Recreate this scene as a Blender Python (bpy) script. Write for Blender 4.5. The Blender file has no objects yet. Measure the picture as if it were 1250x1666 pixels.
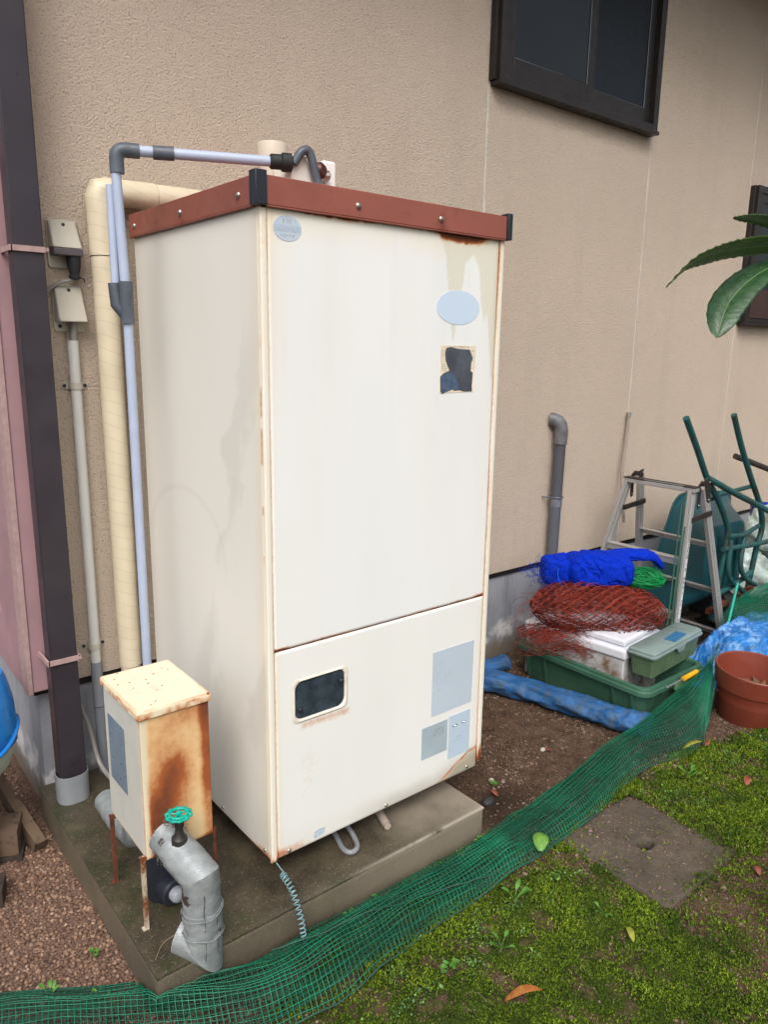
import bpy, bmesh, math, random
import numpy as np
from mathutils import Vector, Matrix
random.seed(4); RNG = np.random.default_rng(7)
SC = bpy.context.scene
COL = SC.collection
R = math.radians

# ------------------------------------------------------------ camera, sky, sun, exposure
cam_d = bpy.data.cameras.new('camera'); cam = bpy.data.objects.new('camera', cam_d); COL.objects.link(cam)
cam.matrix_world = Matrix(((0.77779, 0.12330, -0.61631, -0.970186),
                           (-0.62833, 0.17689, -0.75757, -1.688616),
                           (0.015617, 0.976477, 0.215057, 1.663074),
                           (0, 0, 0, 1)))
cam_d.sensor_fit = 'VERTICAL'; cam_d.sensor_height = 36; cam_d.lens = 26.473
cam_d.clip_start = 0.05; cam_d.clip_end = 500
SC.camera = cam
world = bpy.data.worlds.new('World'); SC.world = world; world.use_nodes = True
wn = world.node_tree; wn.nodes.clear()
sky = wn.nodes.new('ShaderNodeTexSky'); sky.sky_type = 'NISHITA'; sky.sun_disc = False
SUN_EL, SUN_AZ = R(50), R(219)          # azimuth clockwise from +Y
sky.sun_elevation = SUN_EL; sky.sun_rotation = SUN_AZ; sky.dust_density = 6; sky.air_density = 1.0
hs = wn.nodes.new('ShaderNodeHueSaturation'); hs.inputs['Saturation'].default_value = 0.42
bg = wn.nodes.new('ShaderNodeBackground'); bg.inputs[1].default_value = 0.12
wo = wn.nodes.new('ShaderNodeOutputWorld')
wn.links.new(sky.outputs[0], hs.inputs['Color']); wn.links.new(hs.outputs[0], bg.inputs[0]); wn.links.new(bg.outputs[0], wo.inputs[0])
sd = bpy.data.lights.new('sun', 'SUN'); sd.energy = 0.9; sd.angle = R(35); sd.color = (1, .98, .955)
sun = bpy.data.objects.new('sun', sd); COL.objects.link(sun)
dirv = Vector((math.sin(SUN_AZ)*math.cos(SUN_EL), math.cos(SUN_AZ)*math.cos(SUN_EL), math.sin(SUN_EL)))
sun.rotation_euler = dirv.to_track_quat('Z', 'Y').to_euler()
SC.view_settings.view_transform = 'Standard'; SC.view_settings.look = 'None'
SC.view_settings.gamma = 1; SC.view_settings.use_curve_mapping = False
SC.view_settings.exposure = 0.53

# ------------------------------------------------------------ numpy noise
def _h(i, j, k):
    n = (i*374761393 + j*668265263 + k*1274126177) & 0xffffffff
    n = ((n ^ (n >> 13)) * 1274126177) & 0xffffffff
    return ((n ^ (n >> 16)) & 0xffff) / 65535.0
def vn(x, y, z=0.0):
    x, y, z = np.broadcast_arrays(np.asarray(x, float), np.asarray(y, float), np.asarray(z, float))
    i, j, k = (np.floor(a).astype(np.int64) for a in (x, y, z))
    fx, fy, fz = x-i, y-j, z-k
    fx, fy, fz = (t*t*(3-2*t) for t in (fx, fy, fz))
    r = 0
    for a in (0, 1):
        for b in (0, 1):
            for c in (0, 1):
                r = r + _h(i+a, j+b, k+c)*(fx if a else 1-fx)*(fy if b else 1-fy)*(fz if c else 1-fz)
    return r
def fbm(x, y, z=0.0, o=4):
    s, a, t = 0, 1, 0
    for q in range(o):
        s = s + a*vn(np.asarray(x)*2**q+q*17.3, np.asarray(y)*2**q+q*9.1, np.asarray(z)*2**q+q*3.7); t += a; a *= .5
    return s/t
def sst(a, b, x): t = np.clip((x-a)/(b-a), 0, 1); return t*t*(3-2*t)

# ------------------------------------------------------------ material helpers
class NT:
    def __init__(s, name, rough=.5, metal=0., spec=.5):
        s.m = bpy.data.materials.new(name); s.m.use_nodes = True; s.t = s.m.node_tree
        s.b = s.t.nodes['Principled BSDF']; s.b.inputs['Roughness'].default_value = rough
        s.b.inputs['Metallic'].default_value = metal; s.b.inputs['Specular IOR Level'].default_value = spec
        s.co = s.t.nodes.new('ShaderNodeTexCoord').outputs['Object']
    def n(s, k): return s.t.nodes.new(k)
    def l(s, a, b): s.t.links.new(a, b)
    def set(s, inp, v):
        if hasattr(v, 'is_linked'): s.l(v, inp)
        else:
            if isinstance(v, (tuple, list)) and len(v) == 3 and inp.type == 'RGBA': v = (*v, 1)
            inp.default_value = v
    def map(s, sc=(1, 1, 1), co=None):
        m = s.n('ShaderNodeMapping'); s.l(co or s.co, m.inputs[0]); m.inputs['Scale'].default_value = sc; return m.outputs[0]
    def noise(s, sc, det=3, ro=.5, co=None, dist=0):
        x = s.n('ShaderNodeTexNoise'); s.l(co or s.co, x.inputs['Vector']); x.inputs['Scale'].default_value = sc
        x.inputs['Detail'].default_value = det; x.inputs['Roughness'].default_value = ro; x.inputs['Distortion'].default_value = dist
        return x.outputs['Fac']
    def voro(s, sc, co=None, feat='F1', out='Distance'):
        x = s.n('ShaderNodeTexVoronoi'); x.feature = feat; s.l(co or s.co, x.inputs['Vector']); x.inputs['Scale'].default_value = sc
        return x.outputs[out]
    def ramp(s, f, *st):
        r = s.n('ShaderNodeValToRGB'); s.l(f, r.inputs[0]); e = r.color_ramp.elements
        while len(e) < len(st): e.new(.5)
        for q, (p, c) in zip(e, st): q.position = p; q.color = (*c, 1) if isinstance(c, (tuple, list)) else (c, c, c, 1)
        return r.outputs[0]
    def mix(s, f, a, b, mode='MIX'):
        x = s.n('ShaderNodeMix'); x.data_type = 'RGBA'; x.blend_type = mode
        s.set(x.inputs[0], f); s.set(x.inputs[6], a); s.set(x.inputs[7], b); return x.outputs[2]
    def math(s, op, a, b=0.):
        x = s.n('ShaderNodeMath'); x.operation = op; s.set(x.inputs[0], a); s.set(x.inputs[1], b); return x.outputs[0]
    def sep(s, co=None):
        x = s.n('ShaderNodeSeparateXYZ'); s.l(co or s.co, x.inputs[0]); return x.outputs
    def attr(s, nm='mask'):
        a = s.n('ShaderNodeAttribute'); a.attribute_name = nm
        x = s.n('ShaderNodeSeparateColor'); s.l(a.outputs['Color'], x.inputs[0])
        return x.outputs[0], x.outputs[1], x.outputs[2], a.outputs['Alpha']
    def col(s, c): s.set(s.b.inputs['Base Color'], c)
    def rough(s, c): s.set(s.b.inputs['Roughness'], c)
    def bump(s, h, st=.4, d=.002):
        x = s.n('ShaderNodeBump'); x.inputs['Strength'].default_value = st; x.inputs['Distance'].default_value = d
        s.l(h, x.inputs['Height']); s.l(x.outputs[0], s.b.inputs['Normal'])
        return s
def vmul(c, k): return tuple(a*k for a in c)
def plain(name, c, rough=.5, metal=0, var=.18, sc=9, bump=.15, bs=180, spec=.5, dirt=None):
    n = NT(name, rough, metal, spec)
    f = n.noise(sc, 5, .6)
    cc = n.mix(n.ramp(f, (.3, 0.), (.7, 1.)), vmul(c, 1-var), vmul(c, 1+var))
    if dirt:
        cc = n.mix(n.ramp(n.noise(sc*1.7, 6, .7), (dirt[0], 0.), (min(dirt[0]+.18, 1), 1.)), cc, dirt[1])
    n.col(cc); n.rough(n.ramp(n.noise(sc*3, 4), (.3, max(rough-.12, .05)), (.7, min(rough+.15, 1))))
    n.bump(n.noise(bs, 3), bump, .001)
    return n.m
def painted(name, base, rough=.35, spk=.55, agec=(.84, .74, .54)):
    """enamelled sheet steel; vertex mask R rust, G dried stain, B grime, A cream ageing"""
    n = NT(name, rough)
    r, g, b, a = n.attr()
    f = n.noise(3.5, 4, .55, n.map((1, 1, .35)))
    c = n.mix(n.ramp(f, (.3, 0.), (.7, 1.)), vmul(base, .97), vmul(base, 1.02))
    c = n.mix(n.math('MULTIPLY', a, .85), c, agec)
    c = n.mix(g, c, (.66, .62, .46))
    c = n.mix(n.math('MULTIPLY', b, .75), c, (.30, .27, .21))
    nz = n.noise(60, 6, .7)
    rr = n.math('ADD', n.math('MULTIPLY', n.math('SUBTRACT', nz, .5), spk), r)
    rr = n.math('MULTIPLY', rr, n.math('GREATER_THAN', r, .02))
    fac = n.ramp(rr, (.08, 0.), (.6, 1.))
    rc = n.ramp(rr, (.05, (.76, .50, .22)), (.30, (.60, .23, .05)), (.62, (.36, .095, .022)), (1., (.13, .035, .013)))
    c = n.mix(fac, c, rc)
    n.col(c); n.rough(n.ramp(rr, (.1, rough), (.6, .85)))
    n.bump(n.math('ADD', n.math('MULTIPLY', fac, n.noise(300, 3)), n.math('MULTIPLY', n.noise(1.6, 2), .6)), .25, .004)
    return n.m

# ------------------------------------------------------------ mesh helpers
ORG = {}
def tag(o, label=None, cat=None, group=None, kind=None):
    if label: o['label'] = label
    if cat: o['category'] = cat
    if group: o['group'] = group
    if kind: o['kind'] = kind
    return o
def thing(name, loc, label, cat, group=None):
    o = bpy.data.objects.new(name, None); COL.objects.link(o); o.location = loc; o.empty_display_size = .1
    ORG[o.name] = np.array(loc, float)
    return tag(o, label, cat, group)
def link(name, me, V, mat, parent=None, org=None, smooth=None):
    """V: world-space vertices (N,3) of me, shifted to the parent's / own origin"""
    V = np.asarray(V, float)
    if parent is not None: og = ORG[parent.name]
    elif org is not None: og = np.array(org, float)
    else: og = np.array([(V[:, 0].min()+V[:, 0].max())/2, (V[:, 1].min()+V[:, 1].max())/2, V[:, 2].min()])
    me.vertices.foreach_set('co', (V-og).astype(np.float32).ravel()); 
    o = bpy.data.objects.new(name, me); COL.objects.link(o)
    ORG[o.name] = og
    if parent is not None: o.parent = parent
    else: o.location = og
    if mat: me.materials.append(mat)
    me.update()
    if smooth is not None:
        me.shade_smooth()
        if smooth < 179: me.set_sharp_from_angle(angle=R(smooth))
    return o
def np_mesh(V, F):
    """F (M,k) int array, constant k"""
    me = bpy.data.meshes.new('m'); F = np.asarray(F); M, k = F.shape
    me.vertices.add(len(V)); me.vertices.foreach_set('co', np.asarray(V, np.float32).ravel())
    me.loops.add(M*k); me.loops.foreach_set('vertex_index', F.astype(np.int32).ravel())
    me.polygons.add(M); me.polygons.foreach_set('loop_start', (np.arange(M)*k).astype(np.int32))
    me.update(calc_edges=True)
    return me
def np_obj(name, V, F, mat, parent=None, org=None, smooth=180):
    return link(name, np_mesh(V, F), V, mat, parent, org, smooth)
class MB:
    def __init__(s): s.v = []; s.f = []
    def add(s, V, F):
        o = len(s.v); s.v += [tuple(map(float, p)) for p in V]; s.f += [tuple(i+o for i in f) for f in F]; return s
    def box(s, x0, x1, y0, y1, z0, z1):
        V = [(x, y, z) for z in (z0, z1) for y in (y0, y1) for x in (x0, x1)]
        return s.add(V, [(0, 2, 3, 1), (4, 5, 7, 6), (0, 1, 5, 4), (2, 6, 7, 3), (0, 4, 6, 2), (1, 3, 7, 5)])
    def hexa(s, P):   # 8 points: bottom 4 (ccw from above), top 4
        return s.add(P, [(3, 2, 1, 0), (4, 5, 6, 7), (0, 1, 5, 4), (1, 2, 6, 5), (2, 3, 7, 6), (3, 0, 4, 7)])
    def bar(s, a, b, w, h, up=(0, 0, 1)):
        a, b = Vector(a), Vector(b); d = (b-a).normalized(); u = Vector(up); r = d.cross(u).normalized(); u = r.cross(d)
        P = [a - r*w/2 - u*h/2, a + r*w/2 - u*h/2, b + r*w/2 - u*h/2, b - r*w/2 - u*h/2]
        return s.hexa(P + [p + u*h for p in P])
    def tube(s, pts, r, n=12, caps=True, closed=False):
        P = [Vector(p) for p in pts]; m = len(P)
        rad = r if isinstance(r, (list, tuple, np.ndarray)) else [r]*m
        nrm = None; rings = []
        for i in range(m):
            if closed: t = (P[(i+1) % m]-P[i-1]).normalized()
            else:
                t = (P[min(i+1, m-1)]-P[max(i-1, 0)]).normalized()
            if nrm is None:
                nrm = t.orthogonal().normalized()
            nrm = (nrm - t*nrm.dot(t)).normalized(); bi = t.cross(nrm)
            sc = 1.0
            if 0 < i < m-1:
                c = (P[i]-P[i-1]).normalized().dot((P[i+1]-P[i]).normalized()); 
            rings.append([P[i] + (nrm*math.cos(2*math.pi*k/n) + bi*math.sin(2*math.pi*k/n))*rad[i] for k in range(n)])
        V = [q for g in rings for q in g]; F = []
        for i in range(m if closed else m-1):
            j = (i+1) % m
            for k in range(n): F.append((i*n+k, i*n+(k+1) % n, j*n+(k+1) % n, j*n+k))
        if caps and not closed: F += [tuple(range(n))[::-1], tuple((m-1)*n+k for k in range(n))]
        return s.add(V, F)
    def lathe(s, prof, c=(0, 0, 0), axis=(0, 0, 1), n=32, sx=1, caps=True):
        ax = Vector(axis).normalized(); u = ax.orthogonal().normalized(); 
        if abs(ax.z) > .99: u = Vector((1, 0, 0))
        w = ax.cross(u); V = []; F = []; c = Vector(c)
        for (r, h) in prof:
            for k in range(n):
                a = 2*math.pi*k/n; V.append(c + ax*h + u*math.cos(a)*r*sx + w*math.sin(a)*r)
        m = len(prof)
        for i in range(m-1):
            for k in range(n): F.append((i*n+k, i*n+(k+1) % n, (i+1)*n+(k+1) % n, (i+1)*n+k))
        if caps: F += [tuple(range(n))[::-1], tuple((m-1)*n+k for k in range(n))]
        return s.add(V, F)
    def prism(s, poly, ext):     # poly: list of 3d points, extruded by vector ext
        n = len(poly); V = [Vector(p) for p in poly]; W = [p+Vector(ext) for p in V]
        return s.add(V+W, [tuple(range(n))[::-1], tuple(range(n, 2*n))] + [(i, (i+1) % n, n+(i+1) % n, n+i) for i in range(n)])
    def build(s, name, mat, parent=None, bev=0, smooth=35, org=None, seg=2):
        me = bpy.data.meshes.new(name); me.from_pydata(s.v, [], s.f)
        bm = bmesh.new(); bm.from_mesh(me); bmesh.ops.recalc_face_normals(bm, faces=bm.faces); bm.to_mesh(me); bm.free()
        o = link(name, me, s.v, mat, parent, org, smooth)
        if bev:
            m = o.modifiers.new('bevel', 'BEVEL'); m.width = bev; m.segments = seg; m.limit_method = 'ANGLE'; m.angle_limit = R(40)
            m.harden_normals = False
        return o
def arc(c, r, a0, a1, u, v, n=8):
    c, u, v = Vector(c), Vector(u), Vector(v)
    return [c + u*r*math.cos(a0+(a1-a0)*i/n) + v*r*math.sin(a0+(a1-a0)*i/n) for i in range(n+1)]
def smooth_path(pts, k=8):
    P = [Vector(p) for p in pts]; out = []
    for i in range(len(P)-1):
        a, b, c, d = P[max(i-1, 0)], P[i], P[i+1], P[min(i+2, len(P)-1)]
        for j in range(k):
            t = j/k
            out.append(.5*((2*b)+(c-a)*t+(2*a-5*b+4*c-d)*t*t+(3*b-a-3*c+d)*t**3))
    return out+[P[-1]]
def rpoly(x0, x1, z0, z1, r, n=6):
    pts = []
    for cx, cz, a in ((x1-r, z1-r, 0), (x0+r, z1-r, 90), (x0+r, z0+r, 180), (x1-r, z0+r, 270)):
        for i in range(n+1):
            t = R(a+90*i/n); pts.append((cx+r*math.cos(t), cz+r*math.sin(t)))
    return pts
def panel(name, o, u, v, n, W, H, mat, fn, parent, cell=.0045, th=.006, hole=None, edge=.003):
    """painted sheet-metal panel: dense front grid so masks can be stored per vertex; o corner, u,v,n unit vectors"""
    o, u, v, n = (np.array(a, float) for a in (o, u, v, n))
    nu, nv = max(2, int(W/cell)), max(2, int(H/cell))
    a = np.linspace(0, W, nu+1); b = np.linspace(0, H, nv+1); A, B = np.meshgrid(a, b, indexing='ij')
    d = np.zeros_like(A); d[0, :] = d[-1, :] = -edge; d[:, 0] = d[:, -1] = -edge
    V = o + A[..., None]*u + B[..., None]*v + d[..., None]*n
    V = V.reshape(-1, 3); idx = np.arange((nu+1)*(nv+1)).reshape(nu+1, nv+1)
    F = np.stack([idx[:-1, :-1], idx[1:, :-1], idx[1:, 1:], idx[:-1, 1:]], -1)
    if hole:
        ca = (a[:-1]+a[1:])/2; cb = (b[:-1]+b[1:])/2; CA, CB = np.meshgrid(ca, cb, indexing='ij')
        F = F[~((CA > hole[0]) & (CA < hole[1]) & (CB > hole[2]) & (CB < hole[3]))]
    F = F.reshape(-1, 4)
    ring = np.concatenate([idx[:, 0], idx[-1, 1:], idx[-2::-1, -1], idx[0, -2:0:-1]])
    base = len(V); V = np.vstack([V, V[ring]-n*th]); m = len(ring)
    i = np.arange(m); j = (i+1) % m
    F = np.vstack([F, np.stack([ring[j], ring[i], base+i, base+j], -1)])
    me = np_mesh(V, F)
    M = fn(A, B); C = np.zeros((len(V), 4), np.float32)
    for q in range(4): C[:base, q] = np.clip(M[q], 0, 1).ravel() if not np.isscalar(M[q]) else M[q]
    C[base:] = C[ring]
    at = me.color_attributes.new('mask', 'FLOAT_COLOR', 'POINT'); at.data.foreach_set('color', C.ravel())
    return link(name, me, V, mat, parent, None, 40)
def wires(L, r, n=3):
    """L (lines,K,3) polylines -> thin n-sided strands"""
    L = np.asarray(L, float); T = np.gradient(L, axis=1); T /= np.linalg.norm(T, axis=2, keepdims=True)+1e-9
    up = np.array([.31, .22, .93]); A = np.cross(T, up); A /= np.linalg.norm(A, axis=2, keepdims=True)+1e-9; B = np.cross(T, A)
    th = 2*np.pi*np.arange(n)/n
    V = L[:, :, None, :] + r*(A[:, :, None, :]*np.cos(th)[None, None, :, None] + B[:, :, None, :]*np.sin(th)[None, None, :, None])
    l, K = L.shape[:2]; idx = np.arange(l*K*n).reshape(l, K, n)
    a = idx[:, :-1, :]; b = idx[:, 1:, :]
    F = np.stack([a, np.roll(a, -1, 2), np.roll(b, -1, 2), b], -1).reshape(-1, 4)
    return V.reshape(-1, 3), F
def merge(parts):
    V = []; F = []; o = 0
    for v, f in parts: V.append(v); F.append(f+o); o += len(v)
    return np.vstack(V), np.vstack(F)
def screw(p, n, r, mat, parent, name='screw'):
    return MB().lathe([(r, 0), (r*.95, r*.35), (r*.6, r*.6), (r*.15, r*.7)], p, n, 12).build(name, mat, parent, smooth=60)

# ------------------------------------------------------------ materials
def m_stucco():
    n = NT('stucco', .92, 0, .2)
    big = n.noise(.9, 4, .6); c = n.mix(n.ramp(big, (.3, 0.), (.7, 1.)), (.60, .495, .395), (.66, .548, .44))
    v = n.noise(145, 4, .62, None, .1); v2 = n.noise(300, 3, .6)
    h = n.math('ADD', v, n.math('MULTIPLY', v2, .35))
    c = n.mix(n.ramp(h, (.52, .6), (.61, 0.)), c, (.19, .145, .105))
    c = n.mix(n.ramp(h, (.72, 0.), (.86, .45)), c, (.60, .52, .42))
    st = n.noise(2.2, 4, .6, n.map((2.5, 1, .25)))
    c = n.mix(n.ramp(st, (.5, 0.), (.8, .14)), c, (.27, .225, .185))
    n.col(c); n.bump(h, 1., .0085); return n.m
def m_conc(name, a, b, wet=.6, bs=1.0):
    n = NT(name, wet)
    f = n.noise(5, 7, .65); c = n.mix(n.ramp(f, (.3, 0.), (.7, 1.)), a, b)
    c = n.mix(n.ramp(n.noise(120, 3), (.6, 0.), (.8, .5)), c, vmul(b, 1.5))
    c = n.mix(n.ramp(n.noise(28, 6, .75), (.56, 0.), (.72, .55)), c, vmul(a, .45))
    n.col(c); n.rough(n.ramp(n.noise(7, 4), (.35, wet-.2), (.65, wet+.2)))
    n.bump(n.math('ADD', n.noise(90, 5, .7), n.noise(14, 4)), .35*bs, .004); return n.m
def m_pad():
    n = NT('pad_concrete', .5)
    r, g, b, a = n.attr()
    dry = n.mix(n.noise(9, 5), (.25, .21, .155), (.36, .31, .24))
    wet = n.mix(n.ramp(n.noise(8, 6, .7), (.35, 0.), (.65, 1.)), (.034, .028, .018), (.090, .072, .046))
    c = n.mix(r, dry, wet); c = n.mix(n.math('MULTIPLY', g, n.ramp(n.noise(40, 5), (.4, 0.), (.6, 1.))), c, (.030, .045, .010))
    c = n.mix(a, c, (.42, .37, .30)); c = n.mix(n.ramp(n.noise(220, 2), (.62, 0.), (.74, .5)), c, (.40, .34, .26))
    n.col(c); n.rough(n.ramp(r, (0., .8), (1., .38))); n.bump(n.math('ADD', n.noise(160, 4, .7), n.noise(22, 3)), .4, .003); return n.m
def m_found():
    n = NT('foundation_concrete', .85)
    z = n.sep()[2]
    c = n.mix(n.ramp(n.noise(4, 5, .6), (.3, 0.), (.7, 1.)), (.26, .27, .30), (.36, .37, .41))
    c = n.mix(n.ramp(n.noise(3, 6, .7, n.map((3, 3, .5))), (.5, 0.), (.75, .7)), c, (.10, .11, .12))
    lo = n.math('ADD', z, n.math('MULTIPLY', n.noise(14, 5, .7), .16))
    c = n.mix(n.ramp(lo, (.12, 1.), (.22, 0.)), c, (.19, .155, .12))
    c = n.mix(n.math('MULTIPLY', n.ramp(lo, (.16, 0.), (.20, 1.)), n.math('MULTIPLY', n.ramp(lo, (.24, 1.), (.30, 0.)), n.ramp(n.noise(9, 4), (.45, 0.), (.55, 1.)))), c, (.62, .62, .62))
    n.col(c); n.bump(n.noise(70, 5, .65), .4, .004); return n.m
def m_ground():
    n = NT('soil', .95, 0, .15)
    r, g, b, a = n.attr()      # R moss, G gravel, B darker soil
    soil = n.mix(n.ramp(n.noise(14, 8, .72), (.35, 0.), (.65, 1.)), (.040, .024, .015), (.14, .086, .056))
    soil = n.mix(n.ramp(n.noise(180, 4, .7), (.5, 0.), (.72, .8)), soil, (.30, .20, .14))
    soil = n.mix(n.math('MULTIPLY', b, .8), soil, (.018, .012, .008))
    grav = n.mix(n.ramp(n.noise(160, 3), (.35, 0.), (.65, 1.)), (.07, .04, .028), (.30, .19, .14))
    moss = n.mix(n.ramp(n.noise(30, 6, .7), (.35, 0.), (.65, 1.)), (.018, .028, .004), (.055, .085, .010))
    c = n.mix(g, soil, grav); c = n.mix(n.ramp(n.math('ADD', r, n.math('MULTIPLY', n.math('SUBTRACT', n.noise(45, 5), .5), .7)), (.35, 0.), (.6, 1.)), c, moss)
    n.col(c); n.bump(n.math('ADD', n.noise(130, 6, .75), n.noise(420, 3)), .8, .006); return n.m
def m_stone(name, pal):
    n = NT(name, .8)
    i = n.n('ShaderNodeNewGeometry').outputs['Random Per Island']
    c = n.ramp(i, *[(k/(len(pal)-1), p) for k, p in enumerate(pal)])
    n.col(n.mix(n.ramp(n.noise(200, 3), (.3, 0.), (.7, .4)), c, (.05, .035, .025))); n.bump(n.noise(300, 3), .3, .001); return n.m
def m_moss():
    n = NT('moss', .75, 0, .2)
    i = n.n('ShaderNodeNewGeometry').outputs['Random Per Island']
    c = n.ramp(i, (0., (.022, .045, .005)), (.40, (.085, .15, .009)), (.75, (.19, .29, .014)), (1., (.36, .44, .045)))
    big = n.noise(6, 5, .65)
    c = n.mix(n.ramp(big, (.42, 0.), (.62, .8)), c, n.mix(i, (.018, .048, .006), (.05, .095, .010)))
    c = n.mix(n.ramp(n.noise(11, 5, .7), (.58, 0.), (.72, .65)), c, (.085, .065, .022))
    n.col(c); n.b.inputs['Subsurface Weight'].default_value = .0
    return n.m
def m_leaf(name, a, b, rough=.4, nz=30):
    n = NT(name, rough)
    n.col(n.mix(n.ramp(n.noise(nz, 4), (.35, 0.), (.65, 1.)), a, b)); n.bump(n.noise(nz*6, 3), .3, .001); return n.m
def m_wrap():       # grey lagging tape
    n = NT('lagging_tape', .42, .12, .5)
    z = n.math('FRACT', n.math('MULTIPLY', n.math('ADD', n.sep()[2], n.math('MULTIPLY', n.sep()[1], .35)), 170.))
    c = n.mix(n.ramp(n.noise(25, 5, .6), (.35, 0.), (.65, 1.)), (.23, .255, .26), (.34, .365, .37))
    c = n.mix(n.ramp(z, (.0, .35), (.25, 0.)), c, (.20, .22, .23))
    c = n.mix(n.ramp(n.noise(11, 4, .65), (.60, 0.), (.62, .92)), c, (.05, .025, .02))
    n.col(c); n.bump(n.math('ADD', n.math('MULTIPLY', z, .3), n.noise(28, 5, .7)), .55, .005); return n.m
def m_creampipe():
    n = NT('cream_tape', .42)
    s = n.sep()
    h = n.math('FRACT', n.math('ADD', n.math('MULTIPLY', n.math('ADD', s[2], n.math('MULTIPLY', s[0], .35)), 24.), n.math('MULTIPLY', n.noise(4, 2), 1.2)))
    c = n.mix(n.noise(12, 4), (.60, .51, .36), (.74, .66, .49))
    c = n.mix(n.ramp(h, (.0, .6), (.06, 0.)), c, (.38, .31, .21))
    n.col(c); n.bump(n.math('ADD', n.math('MULTIPLY', h, .35), n.noise(20, 4)), .5, .004); return n.m
def m_tarp(name, base, grey):
    n = NT(name, .38)
    s = n.map((1, 1, 1))
    w1 = n.n('ShaderNodeTexWave'); w1.inputs['Scale'].default_value = 70; n.l(s, w1.inputs['Vector'])
    w2 = n.n('ShaderNodeTexWave'); w2.bands_direction = 'Z'; w2.inputs['Scale'].default_value = 70; n.l(s, w2.inputs['Vector'])
    c = n.mix(n.ramp(n.noise(9, 6, .7), (.35, 0.), (.65, 1.)), vmul(base, .55), vmul(base, 1.15))
    c = n.mix(n.ramp(n.noise(16, 6, .8), (.47, 0.), (.62, .85)), c, grey)
    n.col(c); n.bump(n.math('ADD', n.math('MULTIPLY', n.math('ADD', w1.outputs['Fac'], w2.outputs['Fac']), .12), n.noise(26, 6, .7)), .7, .008); return n.m
def m_glass(name, c, rough, bs):
    n = NT(name, rough, 0, .22); n.col(n.mix(n.noise(2, 3), vmul(c, .7), vmul(c, 1.3)))
    n.bump(n.voro(220, None, 'SMOOTH_F1'), bs, .002); return n.m
def m_bar(name, c, dirtc, t=.55, metal=.0, rough=.45):
    n = NT(name, rough, metal); cc = n.mix(n.ramp(n.noise(16, 6, .7), (t, 0.), (t+.14, 1.)), c, dirtc)
    n.col(cc); n.bump(n.noise(90, 5), .2, .001); return n.m

M = {}
M['stucco'] = m_stucco(); M['found'] = m_found(); M['pad'] = m_pad(); M['ground'] = m_ground()
M['seal'] = plain('sealant', (.62, .60, .55), .6)
M['bronze'] = plain('bronze_aluminium', (.030, .026, .024), .38, .3, spec=.4)
M['bronze2'] = plain('brown_aluminium', (.060, .030, .024), .45, .2)
M['glassA'] = m_glass('dark_glass', (.020, .026, .030), .22, .10)
M['glassB'] = m_glass('frosted_glass', (.014, .018, .024), .30, .9)
M['white'] = painted('cream_enamel', (.84, .85, .835)); M['side'] = painted('cream_enamel_side', (.84, .83, .795), .42)
M['boxw'] = painted('cover_enamel', (.74, .68, .52), .45, .32); M['boxf'] = painted('cover_front_enamel', (.74, .68, .52), .45, .32, (.80, .56, .28))
M['brown'] = plain('brown_trim', (.28, .085, .060), .42, .0, .10, 6, .1, dirt=(.56, (.17, .038, .022)))
M['black'] = plain('black_plastic', (.016, .020, .030), .38)
M['blackr'] = plain('black_rubber', (.012, .014, .016), .65)
M['chrome'] = plain('screw_steel', (.45, .40, .35), .3, .9)
M['foil'] = plain('faded_foil', (.52, .60, .68), .35, 0, .06, 3)
M['foil2'] = plain('faded_grey_foil', (.40, .48, .53), .35, 0, .10, 5)
M['foil3'] = plain('pale_blue_foil', (.58, .70, .84), .4, 0, .03, 3)
M['band'] = plain('faded_print', (.40, .47, .55), .4)
M['ink'] = plain('ink', (.10, .11, .13), .6)
M['paper'] = plain('aged_paper', (.78, .68, .52), .8)
M['torn'] = plain('torn_grey_film', (.075, .085, .105), .4, 0, .35, 14, .2, dirt=(.62, (.16, .20, .28)))
M['sight'] = plain('smoked_window', (.035, .05, .065), .16, 0, .5, 22, .05, dirt=(.62, (.14, .17, .17)))
M['pvc'] = plain('grey_blue_pvc', (.40, .46, .60), .4, 0, .06); M['pvcd'] = plain('dark_grey_pvc', (.085, .10, .125), .42, 0, .25, 20)
M['cream'] = m_creampipe(); M['wrap'] = m_wrap()
M['beige'] = plain('beige_plastic', (.46, .43, .36), .5, 0, .06, 5); M['plugd'] = plain('brown_plastic', (.085, .075, .085), .45)
M['conduit'] = plain('white_grey_conduit', (.55, .55, .52), .45, 0, .05, 5); M['greyp'] = plain('grey_pvc', (.20, .22, .25), .45, 0, .12); M['slate'] = plain('slate_pvc', (.10, .108, .13), .42, 0, .12)
M['cable'] = plain('grey_cable', (.22, .21, .20), .5)
M['down'] = plain('dark_brown_pvc', (.034, .028, .036), .36, 0, .25, 3, .1, dirt=(.66, (.07, .055, .06)))
M['pink'] = plain('pink_board', (.36, .215, .235), .7, 0, .12, 5, .3, dirt=(.68, (.42, .28, .25)))
M['pinkp'] = plain('peeling_pink', (.40, .27, .26), .85, 0, .15, 40, .7, 60, dirt=(.58, (.26, .13, .11)))
M['rust'] = plain('rusty_iron', (.13, .038, .018), .85, .1, .45, 30, .9, 150, dirt=(.55, (.05, .022, .015)))
M['rustw'] = m_bar('rust_on_paint', (.50, .44, .33), (.20, .06, .02), .46)
M['teal'] = plain('teal_enamel', (.0, .36, .27), .35, 0, .15, 30)
M['crate'] = plain('green_plastic', (.045, .125, .080), .42, 0, .2, 5, .1, dirt=(.60, (.055, .075, .045)))
M['gbox'] = plain('pale_green_plastic', (.105, .175, .10), .45, 0, .25, 6, .15, dirt=(.55, (.08, .105, .045)))
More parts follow.
